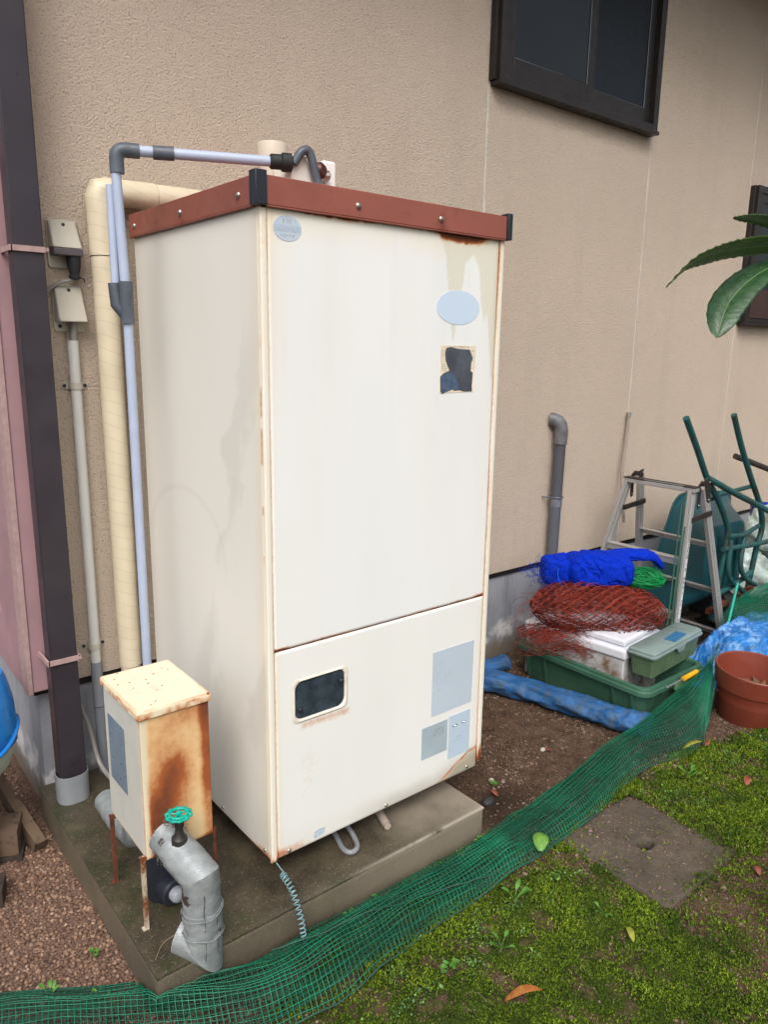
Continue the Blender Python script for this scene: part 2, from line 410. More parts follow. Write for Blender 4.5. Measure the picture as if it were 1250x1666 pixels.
M['glid'] = plain('grey_green_lid', (.20, .27, .26), .42, 0, .15, 8, .15, dirt=(.62, (.16, .16, .13)))
M['styro'] = plain('dirty_foam', (.68, .70, .76), .7, 0, .05, 6, .5, 260, dirt=(.70, (.16, .14, .11)))
M['styrod'] = plain('stained_foam', (.46, .46, .47), .75, 0, .1, 6, .5, 260, dirt=(.46, (.17, .10, .05)))
M['redn'] = plain('red_twine', (.36, .052, .030), .7, 0, .45, 12)
M['grn'] = plain('green_twine', (.0, .30, .075), .6, 0, .4, 12)
M['gnet'] = plain('green_mesh', (.007, .185, .098), .38, 0, .45, 5)
M['gnet2'] = plain('faded_green_mesh', (.03, .17, .105), .5, 0, .4, 5)
M['twine2'] = plain('olive_cord', (.02, .075, .05), .6)
M['tarp'] = m_tarp('old_tarp', (.025, .14, .38), (.07, .10, .12)); M['tarp2'] = m_tarp('blue_sheet', (.012, .19, .58), (.22, .42, .68))
M['alu'] = m_bar('dull_aluminium', (.46, .45, .44), (.26, .23, .20), .60, .45, .40); M['alud'] = plain('dark_hinge', (.035, .028, .025), .55, .3)
M['tealp'] = m_bar('teal_paint', (.008, .060, .075), (.05, .045, .035), .64, 0, .36)
M['tealt'] = m_bar('worn_teal_tube', (.014, .085, .085), (.035, .038, .025), .50, 0, .42)
M['pot'] = plain('terracotta_plastic', (.20, .042, .024), .42, 0, .12, 4, .12, dirt=(.64, (.13, .045, .028)))
M['yel'] = plain('yellow_plastic', (.85, .42, .01), .4)
M['wood'] = m_bar('weathered_wood', (.13, .085, .055), (.035, .024, .018), .50, 0, .85)
M['woodd'] = m_bar('damp_dark_wood', (.045, .032, .024), (.02, .014, .01), .5, 0, .85)
M['tub'] = plain('blue_plastic', (.010, .17, .52), .3, 0, .15, 6); M['tubw'] = plain('grimy_pale_plastic', (.40, .44, .36), .5, 0, .25, 10)
M['slab'] = m_conc('gritty_slab', (.055, .042, .030), (.12, .092, .068), .85, 2.2)
M['loqu'] = m_leaf('leaf_top', (.014, .052, .016), (.036, .095, .036), .36, 60); M['lequ'] = m_leaf('leaf_under', (.040, .105, .012), (.075, .15, .02), .5)
M['weed'] = m_leaf('weed_leaf', (.055, .17, .018), (.10, .25, .03), .5); M['dry'] = m_leaf('dry_leaf', (.42, .18, .03), (.30, .08, .02), .6, 60)
M['dryr'] = m_leaf('red_brown_leaf', (.30, .075, .035), (.18, .05, .03), .6, 60); M['dryy'] = m_leaf('yellow_leaf', (.30, .30, .03), (.16, .15, .02), .6, 60)
M['lightleaf'] = m_leaf('pale_green_leaf', (.10, .24, .035), (.17, .33, .06), .45, 50)
M['moss'] = m_moss()
M['gravel'] = m_stone('pink_gravel', [(.11, .055, .032), (.22, .118, .072), (.34, .20, .13), (.18, .10, .065), (.46, .31, .21), (.09, .05, .034)])
M['pebble'] = m_stone('soil_pebble', [(.10, .06, .042), (.20, .13, .09), (.34, .25, .19), (.14, .085, .06), (.26, .17, .12)])
M['bag'] = plain('clear_bag', (.40, .48, .45), .2, 0, .4, 14, .8, 40)
def m_bluenet():
    n = NT('blue_fine_net', .8, 0, .12); co = n.map((1, 1, 1))
    w1 = n.n('ShaderNodeTexWave'); w1.bands_direction = 'X'; w1.inputs['Scale'].default_value = 130; n.l(co, w1.inputs['Vector'])
    w2 = n.n('ShaderNodeTexWave'); w2.bands_direction = 'Z'; w2.inputs['Scale'].default_value = 130; n.l(co, w2.inputs['Vector'])
    f = n.math('MULTIPLY', w1.outputs['Fac'], w2.outputs['Fac'])
    n.col(n.mix(f, (.001, .020, .40), (.002, .055, .72))); n.bump(f, .5, .002); return n.m
M['bluen'] = m_bluenet()

# ============================================================ SETTING
def gz(x, y):
    z = .014*(fbm(np.asarray(x)*3.1+40, np.asarray(y)*3.1+40, 1, 4)-.5)*2
    near_wall = sst(.55, .92, y); return z + .012*near_wall*(fbm(np.asarray(x)*9+5, np.asarray(y)*9+3, 0)-.3)
def moss_mask(x, y):
    """1 where moss grows: in front of the green net and over the right of the yard"""
    edge = np.interp(x, [-1.2, -.35, .1, .6, 1.0, 1.4, 1.9, 2.3, 2.8, 4.], [-.34, -.34, -.16, -.15, -.28, -.20, -.24, -.36, -.30, -.3])
    m = sst(.03, -.05, y-edge)
    w = fbm(x*8+9, y*8+2, 0, 5)
    m *= 1-.97*sst(.03, -.02, np.maximum(np.abs(x-1.185)-.20, np.abs(y+.50)-.20)+.10*(w-.5))     # cover slab
    m *= 1-.60*sst(.56, .70, fbm(x*5+70, y*5+11, 0, 6))
    m *= 1-.65*sst(.22, .02, np.hypot((x-1.25)/1.3, (y+.93)/1.0)-.14+.22*(w-.5))                    # bare gritty patch
    m *= 1-sst(-.20, -.30, x)*sst(-.75, -.5, y)
    m *= .45+.55*sst(.40, .50, fbm(x*19+4, y*19+8, 2, 4))
    return m
nx, ny = 470, 390
gx = np.linspace(-1.25, 4.4, nx); gy = np.linspace(-1.55, 2.4, ny)
GX, GY = np.meshgrid(gx, gy, indexing='ij'); GZ = gz(GX, GY)
padz = (GX > -.37) & (GX < .74) & (GY > -.09) & (GY < .95)
GZ = np.where(padz, -.02, GZ + .006*(fbm(GX*28, GY*28, 3, 3)-.5))
GZ = np.where((np.hypot(GX-1.182, (GY+.497)) < .105), -.22, GZ)
bd = np.zeros_like(GX); bd[0, :] = bd[-1, :] = bd[:, 0] = bd[:, -1] = 1; GZ = GZ - .27*bd
idx = np.arange(nx*ny).reshape(nx, ny)
F = np.stack([idx[:-1, :-1], idx[1:, :-1], idx[1:, 1:], idx[:-1, 1:]], -1).reshape(-1, 4)
V = np.stack([GX, GY, GZ], -1).reshape(-1, 3)
me = np_mesh(V, F)
C = np.zeros((len(V), 4), np.float32)
C[:, 0] = moss_mask(GX, GY).ravel()
C[:, 1] = (sst(-.34, -.42, GX)*(1-.0*GX)).ravel()
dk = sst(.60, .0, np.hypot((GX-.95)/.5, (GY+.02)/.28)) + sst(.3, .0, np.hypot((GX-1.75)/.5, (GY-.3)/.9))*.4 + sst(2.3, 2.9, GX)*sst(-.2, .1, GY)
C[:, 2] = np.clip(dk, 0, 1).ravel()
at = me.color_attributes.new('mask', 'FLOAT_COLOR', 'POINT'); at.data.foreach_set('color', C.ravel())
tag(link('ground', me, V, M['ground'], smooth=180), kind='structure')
far = MB(); far.add([(-80, -80, -.26), (80, -80, -.26), (80, 80, -.26), (-80, 80, -.26)], [(0, 1, 2, 3)])
fo = far.build('yard_soil', plain('outer_soil', (.065, .050, .033), .95, 0, .4, 2), smooth=None); tag(fo, kind='structure')

# house wall of four siding boards with white sealant joints, standing on a concrete plinth
WY = .92
hw = thing('house_wall', (0, WY, 0), None, None); tag(hw, kind='structure')
xs = [-.385, 1.722, 3.036, 4.212, 8.5]
for i in range(4):
    MB().box(xs[i]+(0 if i == 0 else .005), xs[i+1]-.005, WY, WY+.03, .49, 5.2).build('siding_board', M['stucco'], hw, bev=.003)
    if i < 3: MB().box(xs[i+1]-.0052, xs[i+1]+.0052, WY+.003, WY+.03, .49, 5.2).build('sealant_joint', M['seal'], hw)
MB().box(-.385, 8.5, WY+.012, WY+.05, .462, .488).build('drip_flashing', M['bronze'], hw)
pl = MB(); pl.box(-.372, 2.42, WY+.02, WY+.24, -.2, .462); pl.box(3.05, 8.5, WY+.02, WY+.24, -.2, .462); pl.box(2.42, 3.05, WY+.02, WY+.24, -.2, .395); pl.box(2.42, 3.05, WY+.17, WY+.24, .395, .462)
pl.build('plinth', M['found'], hw)
# left return wall of the house
lw = thing('side_wall', (-.385, 2, 0), None, None); tag(lw, kind='structure')
MB().box(-.385, -.355, WY+.032, 6, .49, 5.2).build('siding_board', M['stucco'], lw)
MB().box(-.371, -.2, WY+.242, 6, -.2, .47).build('plinth', M['found'], lw)
# pink corner board
cb = thing('corner_board', (-.40, WY, .5), 'pink painted corner board with peeling edge, left of the dark brown downpipe', 'corner board')
MB().box(-.402, -.262, WY-.045, WY-.002, .50, 5.2).build('front_board', M['pink'], cb, bev=.002)
MB().box(-.418, -.400, WY-.050, WY+.02, .495, 5.2).build('peeling_edge', M['pinkp'], cb, bev=.002)
MB().box(-.416, -.387, WY+.022, WY+.26, .50, 5.2).build('side_board', M['pink'], cb, bev=.002)
MB().box(-.412, -.387, WY+.262, 4.5, .50, .70).build('base_board', M['pink'], cb, bev=.002)
MB().box(-.2535, -.2465, WY-.012, WY-.001, .43, 1.88).build('white_edge_strip', M['seal'], cb)
ev = MB(); ev.box(-.9, 9, .26, WY-.001, 3.96, 4.02); ev.box(-.9, 9, .22, .26, 3.90, 4.10)
tag(ev.build('roof_eave', plain('eave_board', (.12, .10, .085), .7)), kind='structure')

def window(x0, x1, z0, z1, label, glass2, sill=None):
    w = thing('window', ((x0+x1)/2, WY, z0), label, 'window')
    y0 = WY-.055
    f = MB(); t = .045
    f.box(x0, x0+t, y0, WY-.001, z0, z1); f.box(x1-t, x1, y0, WY-.001, z0, z1); f.box(x0+t, x1-t, y0, WY-.001, z1-t, z1)
    f.box(x0-.004, x1+.004, y0-.010, WY-.001, z0-.020, z0-.001); f.box(x0+t, x1-t, y0, WY-.001, z0, z0+.03)
    f.box(x0-.018, x0-.001, y0+.02, WY-.001, z0, z1); f.box(x1+.001, x1+.018, y0+.02, WY-.001, z0, z1)
    f.build('frame', M['bronze'], w, bev=.002)
    xm = (x0+x1)/2+.02; s = .048
    for k, (a, b, yy, g) in enumerate(((x0+t+.001, xm+.03, y0+.006, 'glassA'), (xm-.02, x1-t-.001, y0+.030, glass2))):
        q = MB(); zb = z0+.031; zt = z1-t-.001
        q.box(a, a+s, yy, yy+.018, zb, zt); q.box(b-s, b, yy, yy+.018, zb, zt); q.box(a+s, b-s, yy, yy+.018, zb, zb+.075); q.box(a+s, b-s, yy, yy+.018, zt-.05, zt)
        so = q.build('sash', M['bronze'], w, bev=.0015)
        MB().box(a+s-.002, b-s+.002, yy+.008, yy+.013, zb+.073, zt-.048).build('pane', M[g], so)
        gk = MB(); gk.tube([(a+s+.002, yy+.005, zb+.077), (b-s-.002, yy+.005, zb+.077), (b-s-.002, yy+.005, zt-.052), (a+s+.002, yy+.005, zt-.052)], .0022, 6, closed=True)
        gk.build('gasket', M['greyp'], so)
    if sill: MB().box(x0+t, x1-t, y0-.004, y0+.004, z0+.031, z0+.031+sill).build('lower_panel', M['bronze2'], w)
    return w
window(1.735, 3.000, 2.835, 3.93, 'dark bronze sliding window with frosted glass high on the wall', 'glassB')
window(4.235, 5.9, 1.86, 2.73, 'dark window behind the green leaves at the right edge', 'glassA', .19)

# concrete pad
pad = thing('concrete_pad', (.19, .4, 0), 'damp stained concrete pad under the tall cream cabinet', 'concrete pad')
PX0, PX1, PY0, PZ = -.398, .775, -.117, .116
def pmask(A, B):
    x = A+PX0; y = B+PY0
    w = sst(.80, .34, x + .30*(fbm(x*4, y*4, 0)-.5)*2 - .35*np.clip(-.02-y, 0, 1)*3)
    w = np.clip(w, 0, 1); g = .5*sst(.5, .62, fbm(x*6+3, y*6, 5))*w
    return [w, g, 0*A, (.9*sst(.012, .0, B)+.5*sst(.012, .0, np.minimum(A, A.max()-A)))*sst(.35, .55, fbm(x*20, y*20, 8))*sst(.1, .5, x)]
panel('top', (PX0, PY0, PZ), (1, 0, 0), (0, 1, 0), (0, 0, 1), PX1-PX0, WY+.015-PY0, M['pad'], pmask, pad, cell=.01, edge=.002)
def fmask(A, B):
    x = A+PX0; w = np.clip(.35+.8*sst(.09, .0, B+.05*(fbm(x*8, B*8)-.5)) + .4*sst(.5, .0, x), 0, 1); return [w, sst(.05, 0, B)*.8, 0*A, 0*A]
panel('front_side', (PX0+.003, PY0, -.05), (1, 0, 0), (0, 0, 1), (0, -1, 0), PX1-PX0-.006, PZ+.046, M['pad'], fmask, pad, cell=.01)
panel('left_side', (PX0, WY+.015, -.05), (0, -1, 0), (0, 0, 1), (-1, 0, 0), WY+.015-PY0-.003, PZ+.046, M['pad'], lambda A, B: [0*A+.75, sst(.05, 0, B)*.8, 0*A, 0*A], pad, cell=.01)
panel('right_side', (PX1, PY0+.003, -.05), (0, 1, 0), (0, 0, 1), (1, 0, 0), WY+.015-PY0-.003, PZ+.046, M['pad'], lambda A, B: [0*A+.6, 0*A, 0*A, 0*A], pad, cell=.01)

# ============================================================ TALL CABINET
W, D, Z0, Z1 = .869, .80, .19, 1.99
ca = thing('heater_cabinet', (W/2, D/2, PZ), 'tall cream metal water heater cabinet with red-brown top trim and rust streaks', 'water heater')
cp = .020      # corner post width
ZM = .836      # seam height
def spike(x, c, w, d): return d*np.clip(1-np.abs(x-c)/w, 0, 1)**.8
def m_door(A, B):
    x = A+.0; top = (Z1-ZM)-B; n = fbm(x*60, B*60, 1, 3)-.5; n2 = fbm(x*14, B*9, 2, 4)-.5
    Wd = A.max()
    rust = 1.15*sst(.0, .024, .006+.022*sst(.05, .15, x)*sst(.40, .25, x)*.6 - top + .01*n)*sst(.0, .1, x)*sst(.45, .3, x)
    ell = np.hypot((x-.66)/.115, (top)/.030); rust += 1.15*sst(1.25, .55, ell+.5*n)
    rust += .62*sst(.010, .0, top)*(.5+n)
    rust += .75*sst(.020, .0, B + .03*n2)*sst(.07, .0, np.minimum(x, Wd-x)) + .42*sst(.010, .0, B)*(.8+2*n2)
    rust += .30*sst(.008, .0, Wd-x)+.22*sst(.006, .0, x)
    dep = spike(x, .640, .040, .20)+spike(x, .60, .05, .07)+.095*sst(.60, .64, x)*sst(.72, .66, x)+spike(x, .725, .05, .07)+spike(x, .772, .030, .16)+.085*sst(.72, .76, x)
    dep = dep+sst(.775, .815, x)*.34 + .030*n2
    st = sst(.008, -.008, top-dep)*sst(.575, .60, x)*.62 + sst(.022, .0, Wd-x)*sst(.75, .3, top)*.5
    age = .50*sst(.10, 0, top+.08*n2) + .40*sst(.10, .0, x)*sst(.7, .0, top) + .25*sst(.03, 0, x)+.12*sst(.12, 0, Wd-x)+.06*sst(.42, .58, fbm(x*9, B*.8, 7, 3))
    gr = .06*sst(.5, .75, fbm(x*22, B*1.2, 3, 4))*sst(.9, 0, top)
    return [rust, st, gr, age]
def m_low(A, B):
    x = A; H = ZM-Z0; n = fbm(x*60, B*60, 4, 3)-.5; n2 = fbm(x*12, B*12, 5, 4)-.5; Wd = A.max()
    e = sst(.60, .82, x)*.075
    rust = (.10+.9*n2)*sst(.028, -.02, B-e+.05*n2-.004)*sst(.55, .64, x) + .5*sst(.012, .0, np.abs(B-e+.03*n2))*sst(.6, .7, x)
    rust += .50*sst(.05, .0, B+.05*n2)*sst(.16, .0, x)
    rust += .38*sst(.008, .0, x)*(.6+n2)+.30*sst(.007, 0, Wd-x)+.30*sst(.006, 0, H-B)
    rust += .10*sst(.06, .0, np.abs(x-.11))*sst(.37, .30, B)*sst(.10, .25, B)*(1+3*n2)
    rust += .33*sst(.026, .0, np.abs(x-.17)-.075)*sst(.022, .0, np.abs(B-.398))
    gr = .55*sst(.07, .0, B-e*.5+.05*n2)*sst(.2, .5, x)+.12*sst(.1, 0, B)
    age = .5*sst(.03, 0, x)+.4*sst(.04, 0, Wd-x)+.15*sst(.1, 0, B)+.12
    return [rust, .8*sst(.01, -.02, B-e+.04*n2)*sst(.6, .7, x), gr+.35*sst(.0, -.03, B-e+.04*n2)*sst(.6, .7, x), age]
panel('upper_door', (cp+.002, -.002, ZM+.002), (1, 0, 0), (0, 0, 1), (0, -1, 0), W-2*cp-.004, Z1-ZM-.002, M['white'], m_door, ca)
HX = (.062, .242, .418, .540)
panel('lower_door', (cp+.002, -.002, Z0), (1, 0, 0), (0, 0, 1), (0, -1, 0), W-2*cp-.004, ZM-Z0-.003, M['white'], m_low, ca, hole=HX)
def m_side(A, B):     # A along -y from the wall to the front
    n = fbm(A*5, B*5, 9, 5); y = D-A
    wipe = sst(.50, .66, fbm((A*.8+B*.9)*2.6+2*n, (A-B*.35)*9+1.5*n, 2, 4))*sst(.15, .5, A)*sst(1.7, 1.25, B)*sst(.1, .5, B)
    wipe += .9*sst(.022, .0, np.abs(np.hypot((A-.30)/1.0, (B-.83)/.75)-.27)+.012*(n-.5))*sst(.78, .95, B+.1*A)*.6
    gr = .20*wipe+.20*sst(.2, 0, B)*n+.20*sst(.08, 0, A)+.05
    n2 = fbm(A*14, B*14, 3, 4)-.5
    rust = .5*sst(.035, .0, B+.03*n2)*sst(.62, .78, A) + .30*sst(.012, .0, B)+.30*sst(.006, .0, A)
    rust += .9*sst(.006, .0, np.abs(y-.006))*sst(.54, .60, vn(B*22, 3.3))*sst(.8, 1., B)*sst(1.6, 1.35, B)
    return [rust, 0*A, gr, .22+.5*sst(.08, 0, D-A)]
panel('side_panel', (0, D, Z0), (0, -1, 0), (0, 0, 1), (-1, 0, 0), D-.003, Z1-Z0, M['side'], m_side, ca, cell=.006)
MB().box(W-.006, W, .02, D, Z0, Z1).build('side_panel', M['side'], ca)
MB().box(.006, W-.006, D-.006, D, Z0, Z1).build('back_panel', M['side'], ca)
MB().box(.006, W-.006, .006, D-.006, Z0+.012, Z0+.018).build('floor_plate', M['rust'], ca)
def m_post(sgn):
    def f(A, B):
        n = fbm(A*90, B*7, 3+sgn, 4)-.5
        r = .38*sst(.006, .0, (cp-A) if sgn > 0 else A)*(.8+2*n) + .55*sst(.05, .0, B+.1*n)+.16*sst(.25, .0, Z1-Z0-B)
        if sgn < 0: r = r+.6*sst(.08, .0, B+.1*n)
        return [r, 0*A, 0*A, .62+.6*n]
    return f
panel('corner_post', (.0005, -.004, Z0-.004), (1, 0, 0), (0, 0, 1), (0, -1, 0), cp, Z1-Z0, M['white'], m_post(1), ca, cell=.004, edge=.002)
panel('corner_post', (W-cp, -.004, Z0+.02), (1, 0, 0), (0, 0, 1), (0, -1, 0), cp, Z1-Z0-.02, M['white'], m_post(-1), ca, cell=.004, edge=.002)
MB().box(W-.010, W+.0015, .002, .025, Z0+.02, Z1).build('post_return', M['white'], ca)
gp = MB(); gp.box(cp-.001, W-cp+.001, .0035, .0055, Z0+.003, Z1-.002); gp.build('inner_frame', M['rust'], ca)
# sight window
wc = (HX[0]+cp+.002, HX[1]+cp+.002, HX[2]+Z0, HX[3]+Z0)
o1 = rpoly(wc[0]-.008, wc[1]+.008, wc[2]-.008, wc[3]+.008, .020, 8); i1 = rpoly(wc[0]+.002, wc[1]-.002, wc[2]+.002, wc[3]-.002, .026, 8)
fr = MB(); k = len(o1)
Vv = [(x, -.0026, z) for x, z in o1]+[(x, -.0062, z) for x, z in rpoly(wc[0]-.001, wc[1]+.001, wc[2]-.001, wc[3]+.001, .022, 8)]+[(x, -.003, z) for x, z in i1]+[(x, .0045, z) for x, z in i1]
Ff = [(r_*k+i, r_*k+(i+1) % k, (r_+1)*k+(i+1) % k, (r_+1)*k+i) for r_ in range(3) for i in range(k)]
fr.add(Vv, Ff); fo_ = fr.build('sight_window_rim', plain('rim_enamel', (.74, .70, .60), .4), ca, smooth=60)
sw = MB(); sw.prism([(x, .0005, z) for x, z in rpoly(wc[0]+.004, wc[1]-.004, wc[2]+.004, wc[3]-.004, .026, 8)], (0, .0022, 0)); so = sw.build('sight_window', M['sight'], ca, smooth=None)
for kx, kz in ((wc[0]+.020, wc[2]+.032), (wc[1]-.016, wc[3]-.040)):
    MB().lathe([(.008, 0), (.008, .006), (.006, .008), (.001, .0085)], (kx, .0004, kz), (0, -1, 0), 14).build('knob', M['black'], so)
# roof trim
def trim(name, x0, x1, y0, y1): return MB().box(x0, x1, y0, y1, Z1-.0015, Z1+.066)
ft = MB(); ft.box(.014, W-.006, -.014, -.0065, Z1+.001, Z1+.068); ft.box(.014, W-.006, -.014, -.004, Z1-.0035, Z1+.0005)
ft.build('front_trim', M['brown'], ca, bev=.0015)
stt = MB(); stt.box(-.011, -.003, .014, D+.005, Z1+.001, Z1+.068); stt.box(-.013, -.003, .014, D+.005, Z1-.0035, Z1+.0005); stt.build('side_trim', M['brown'], ca, bev=.0015)
MB().box(W+.003, W+.011, .014, D+.005, Z1-.003, Z1+.068).build('side_trim', M['brown'], ca, bev=.0015)
MB().box(-.003, W+.003, -.006, D+.005, Z1+.052, Z1+.062).build('roof_plate', M['brown'], ca)
for x0, x1 in ((-.0185, .013), (W-.0055, W+.0145)):
    MB().box(x0, x1, -.020, .013, Z1-.001, Z1+.077).build('corner_cap', M['black'], ca, bev=.002)
for x in (.289, .586): screw((x, -.014, Z1+.030), (0, -1, 0), .009, M['chrome'], ca)
for y in (.08, .42, .76): screw((-.011, y, Z1+.030), (-1, 0, 0), .009, M['chrome'], ca)
for x, z in ((.06, Z0+.013), (.43, Z0+.012), (.80, Z0+.016)): screw((x, -.002, z), (0, -1, 0), .007, M['chrome'], ca)
for y in (.035, .30, .6): screw((0, y, Z0+.02), (-1, 0, 0), .006, M['chrome'], ca)
for x, y in ((.12, .17), (W-.16, .10), (.12, D-.08), (W-.16, D-.08)):
    MB().box(x-.03, x+.03, y-.02, y+.03, PZ, Z0+.012).build('foot', M['rust'], ca, bev=.003)
# stickers
yS = -.0022
def plate(name, poly, mat, lift=0, th=.0008, parent=ca):
    return MB().prism([(x, yS-lift, z) for x, z in poly], (0, -th, 0)).build(name, mat, parent, smooth=None)
def ell(cx, cz, a, b, n=36): return [(cx+a*math.cos(2*math.pi*i/n), cz+b*math.sin(2*math.pi*i/n)) for i in range(n)]
ov = plate('oval_sticker', ell(.078, 1.944, .041, .030), M['foil'])
plate('print_band', [(.039, 1.936), (.118, 1.936), (.118, 1.951), (.038, 1.951)], plain('faded_band', (.42, .51, .60), .4), .0009, .0002, ov)
def squiggles(x0, x1, z, h, n, parent, mat, rnd, lift=.0012):
    q = MB(); st = (x1-x0)/n
    for i in range(n):
        x = x0+i*st
        for _ in range(3):
            if rnd.random() < .75:
                a = x+rnd.random()*st*.5; zz = z+(rnd.random()-.5)*h*.7
                if rnd.random() < .5: q.box(a, a+st*.4, yS-lift-.0002, yS-lift, zz, zz+h*.14)
                else: q.box(a, a+st*.13, yS-lift-.0002, yS-lift, z-h*.45, z+h*.45)
    if q.v: q.build('worn_print', mat, parent, smooth=None)
rn = random.Random(3)
fade = plain('faded_ink', (.34, .40, .46), .5)
squiggles(.065, .090, 1.960, .011, 4, ov, fade, rn); squiggles(.058, .100, 1.927, .008, 7, ov, fade, rn); squiggles(.045, .112, 1.943, .010, 6, ov, M['foil'], rn, .0014)
plate('blank_oval_sticker', ell(.678, 1.780, .090, .050), M['foil3'])
pp = plate('notice_sticker', [(.609, 1.527), (.757, 1.527), (.759, 1.668), (.611, 1.668)], M['paper'])
def tp(u, v): return (.607+(u-340)/680*.158, 1.672-(v-150)/890*.150)
tor = [tp(*q) for q in ((535, 195), (590, 215), (700, 232), (880, 240), (915, 320), (945, 400), (920, 480), (915, 625), (958, 660), (945, 910), (955, 1000), (820, 1003), (760, 990), (720, 972), (605, 978), (595, 950), (400, 1028), (370, 985), (358, 720), (420, 660), (520, 615), (480, 530), (445, 430), (432, 290), (455, 215))]
plate('torn_dark_layer', tor[::-1], M['torn'], .0009, .0003, pp)
plate('scratched_blue_patch', [tp(*q) for q in ((525, 640), (600, 700), (690, 860), (700, 950), (605, 960), (585, 940), (410, 1010), (385, 960), (372, 730), (430, 680))][::-1], plain('scratched_blue', (.075, .115, .19), .4, 0, .3, 50, .2, dirt=(.60, (.25, .32, .42))), .0013, .0002, pp)
squiggles(.665, .730, 1.6645, .006, 9, pp, M['ink'], rn)
for z, a, b in ((1.652, .614, .622), (1.640, .614, .625), (1.612, .615, .630), (1.606, .617, .632), (1.600, .617, .637), (1.594, .620, .640), (1.634, .744, .754), (1.625, .745, .753), (1.6, .744, .752), (1.652, .738, .754)):
    squiggles(a, b, z, .004, 3, pp, M['ink'], rn)
bl = plate('large_blank_label', [(.618, .455), (.808, .455), (.810, .684), (.618, .684)], M['foil'])
sl = plate('small_worn_label', [(.579, .308), (.697, .308), (.697, .424), (.579, .424)], M['foil2'])
for k, z in enumerate((.402, .392, .382)): squiggles(.628, .680, z, .009, 6, sl, plain('pencil', (.25, .32, .36), .6), rn)
bb = plate('blistered_label', [(.703, .268), (.806, .268), (.806, .429), (.703, .429)], plain('faded_foil_pale', (.50, .61, .72), .38, 0, .05, 4))
for (x, z, a, b) in ((.733, .388, .012, .004), (.774, .390, .009, .004)):
    MB().lathe([(.001, .004), (.6, .0025), (1, 0)], (0, 0, 0), (0, 0, 1), 14)
    q = MB(); q.add([(x+a*math.cos(t)*s, yS-.0008-(.005 if s < .1 else .0), z+b*math.sin(t)*s+.1*a*math.cos(t)*s) for s in (.05, .6, 1) for t in [2*math.pi*i/12 for i in range(12)]], [(r_*12+i, r_*12+(i+1) % 12, (r_+1)*12+(i+1) % 12, (r_+1)*12+i) for r_ in range(2) for i in range(12)])
    q.build('blister', plain('blister_foil', (.70, .76, .82), .25), bb)
q = MB(); q.tube([(.746+.016*math.cos(t), yS-.0012, .338+.006*math.sin(t)+.003*math.cos(t)) for t in [2*math.pi*i/20 for i in range(20)]], .0007, 5, closed=True); q.build('oval_mark', fade, bb)
plate('torn_sticker', [(.148, .205), (.160, .203), (.186, .209), (.189, .228), (.170, .230), (.150, .226)], plain('scuffed_foil', (.48, .56, .62), .6, 0, .25, 60))

# things on the cabinet's roof
ZT = Z1+.062
vs = thing('vent_stub', (.338, .50, ZT), 'beige capped pipe stub standing behind the black coupling on the cabinet roof', 'pipe stub')
MB().lathe([(.043, 0), (.043, .155), (.048, .156), (.048, .21), (.045, .218), (.01, .22)], (.338, .50, ZT), (0, 0, 1), 28).build('stub', plain('beige_pipe', (.60, .52, .42), .5, 0, .08, 8), vs, smooth=50)
vh = thing('valve_housing', (.375, .40, ZT), 'cream valve housing with grey hose looped over it on the cabinet roof', 'valve')
hs_ = MB(); hs_.prism([(.305, .34, ZT), (.305, .34, ZT+.135), (.318, .34, ZT+.16), (.36, .34, ZT+.16), (.44, .34, ZT)], (0, .10, 0)); hs_.build('body', plain('housing_cream', (.80, .76, .68), .45, 0, .08, 12, dirt=(.66, (.30, .22, .15))), vh, bev=.006)
hs_ = MB(); hs_.box(.435, .485, .36, .45, ZT, ZT+.165); hs_.build('block', plain('housing_white', (.84, .82, .78), .45, 0, .08, 12, dirt=(.66, (.30, .22, .15))), vh, bev=.008)
MB().tube(smooth_path([(.312, .335, ZT+.13), (.335, .325, ZT+.165), (.36, .322, ZT+.165), (.38, .318, ZT+.10), (.41, .315, ZT+.0)], 6), .013, 12).build('hose', M['pvcd'], vh)
MB().lathe([(.018, -.02), (.024, -.012), (.024, .01), (.015, .02)], (.405, .34, ZT+.125), (.3, -1, 0), 16).build('relief_valve', plain('dark_red_brass', (.10, .035, .03), .4, .4), vh)
MB().lathe([(.016, 0), (.016, .03), (.010, .035)], (.412, .35, ZT+.115), (1, -.3, 0), 10).build('nut', M['chrome'], vh)
MB().lathe([(.005, 0), (.012, .006), (.012, .016), (.004, .02)], (.486, .40, ZT+.06), (1, 0, 0), 8).build('bolt', M['black'], vh)

# ============================================================ PIPES ON THE LEFT
def bend(a, b, c, r, n=6):
    """rounded corner points at b between a and c"""
    a, b, c = Vector(a), Vector(b), Vector(c); u = (a-b).normalized(); v = (c-b).normalized()
    return [b+u*r*(1-t)**2+v*r*t*t for t in [i/n for i in range(n+1)]]
pv = thing('thin_pipe', (-.146, .50, PZ), 'thin grey-blue pipe rising beside the tall cabinet and running over its roof', 'pipe')
MB().tube([(-.146, .50, PZ), (-.146, .50, 1.76)], .0135, 16).build('riser', M['pvc'], pv)
MB().tube([(-.148, .498, 1.80), (-.156, .502, 2.13)], .0135, 16).build('upper_riser', M['pvc'], pv)
MB().tube([(-.172, .512, 1.76), (-.168, .52, 2.085)], .0115, 14).build('side_pipe', M['pvc'], pv)
MB().tube([(-.11, .485, 2.176), (.262, .340, 2.180)], .0145, 16).build('cross_pipe', M['pvc'], pv)
MB().tube([(-.152, .502, 2.115)] + bend((-.152, .502, 2.1), (-.152, .502, 2.176), (-.08, .474, 2.176), .024)+[(-.095, .480, 2.176)], .0195, 18).build('elbow', M['pvcd'], pv)
MB().tube([(-.062, .467, 2.176), (-.01, .446, 2.177)], .0185, 18).build('coupling', M['pvcd'], pv)
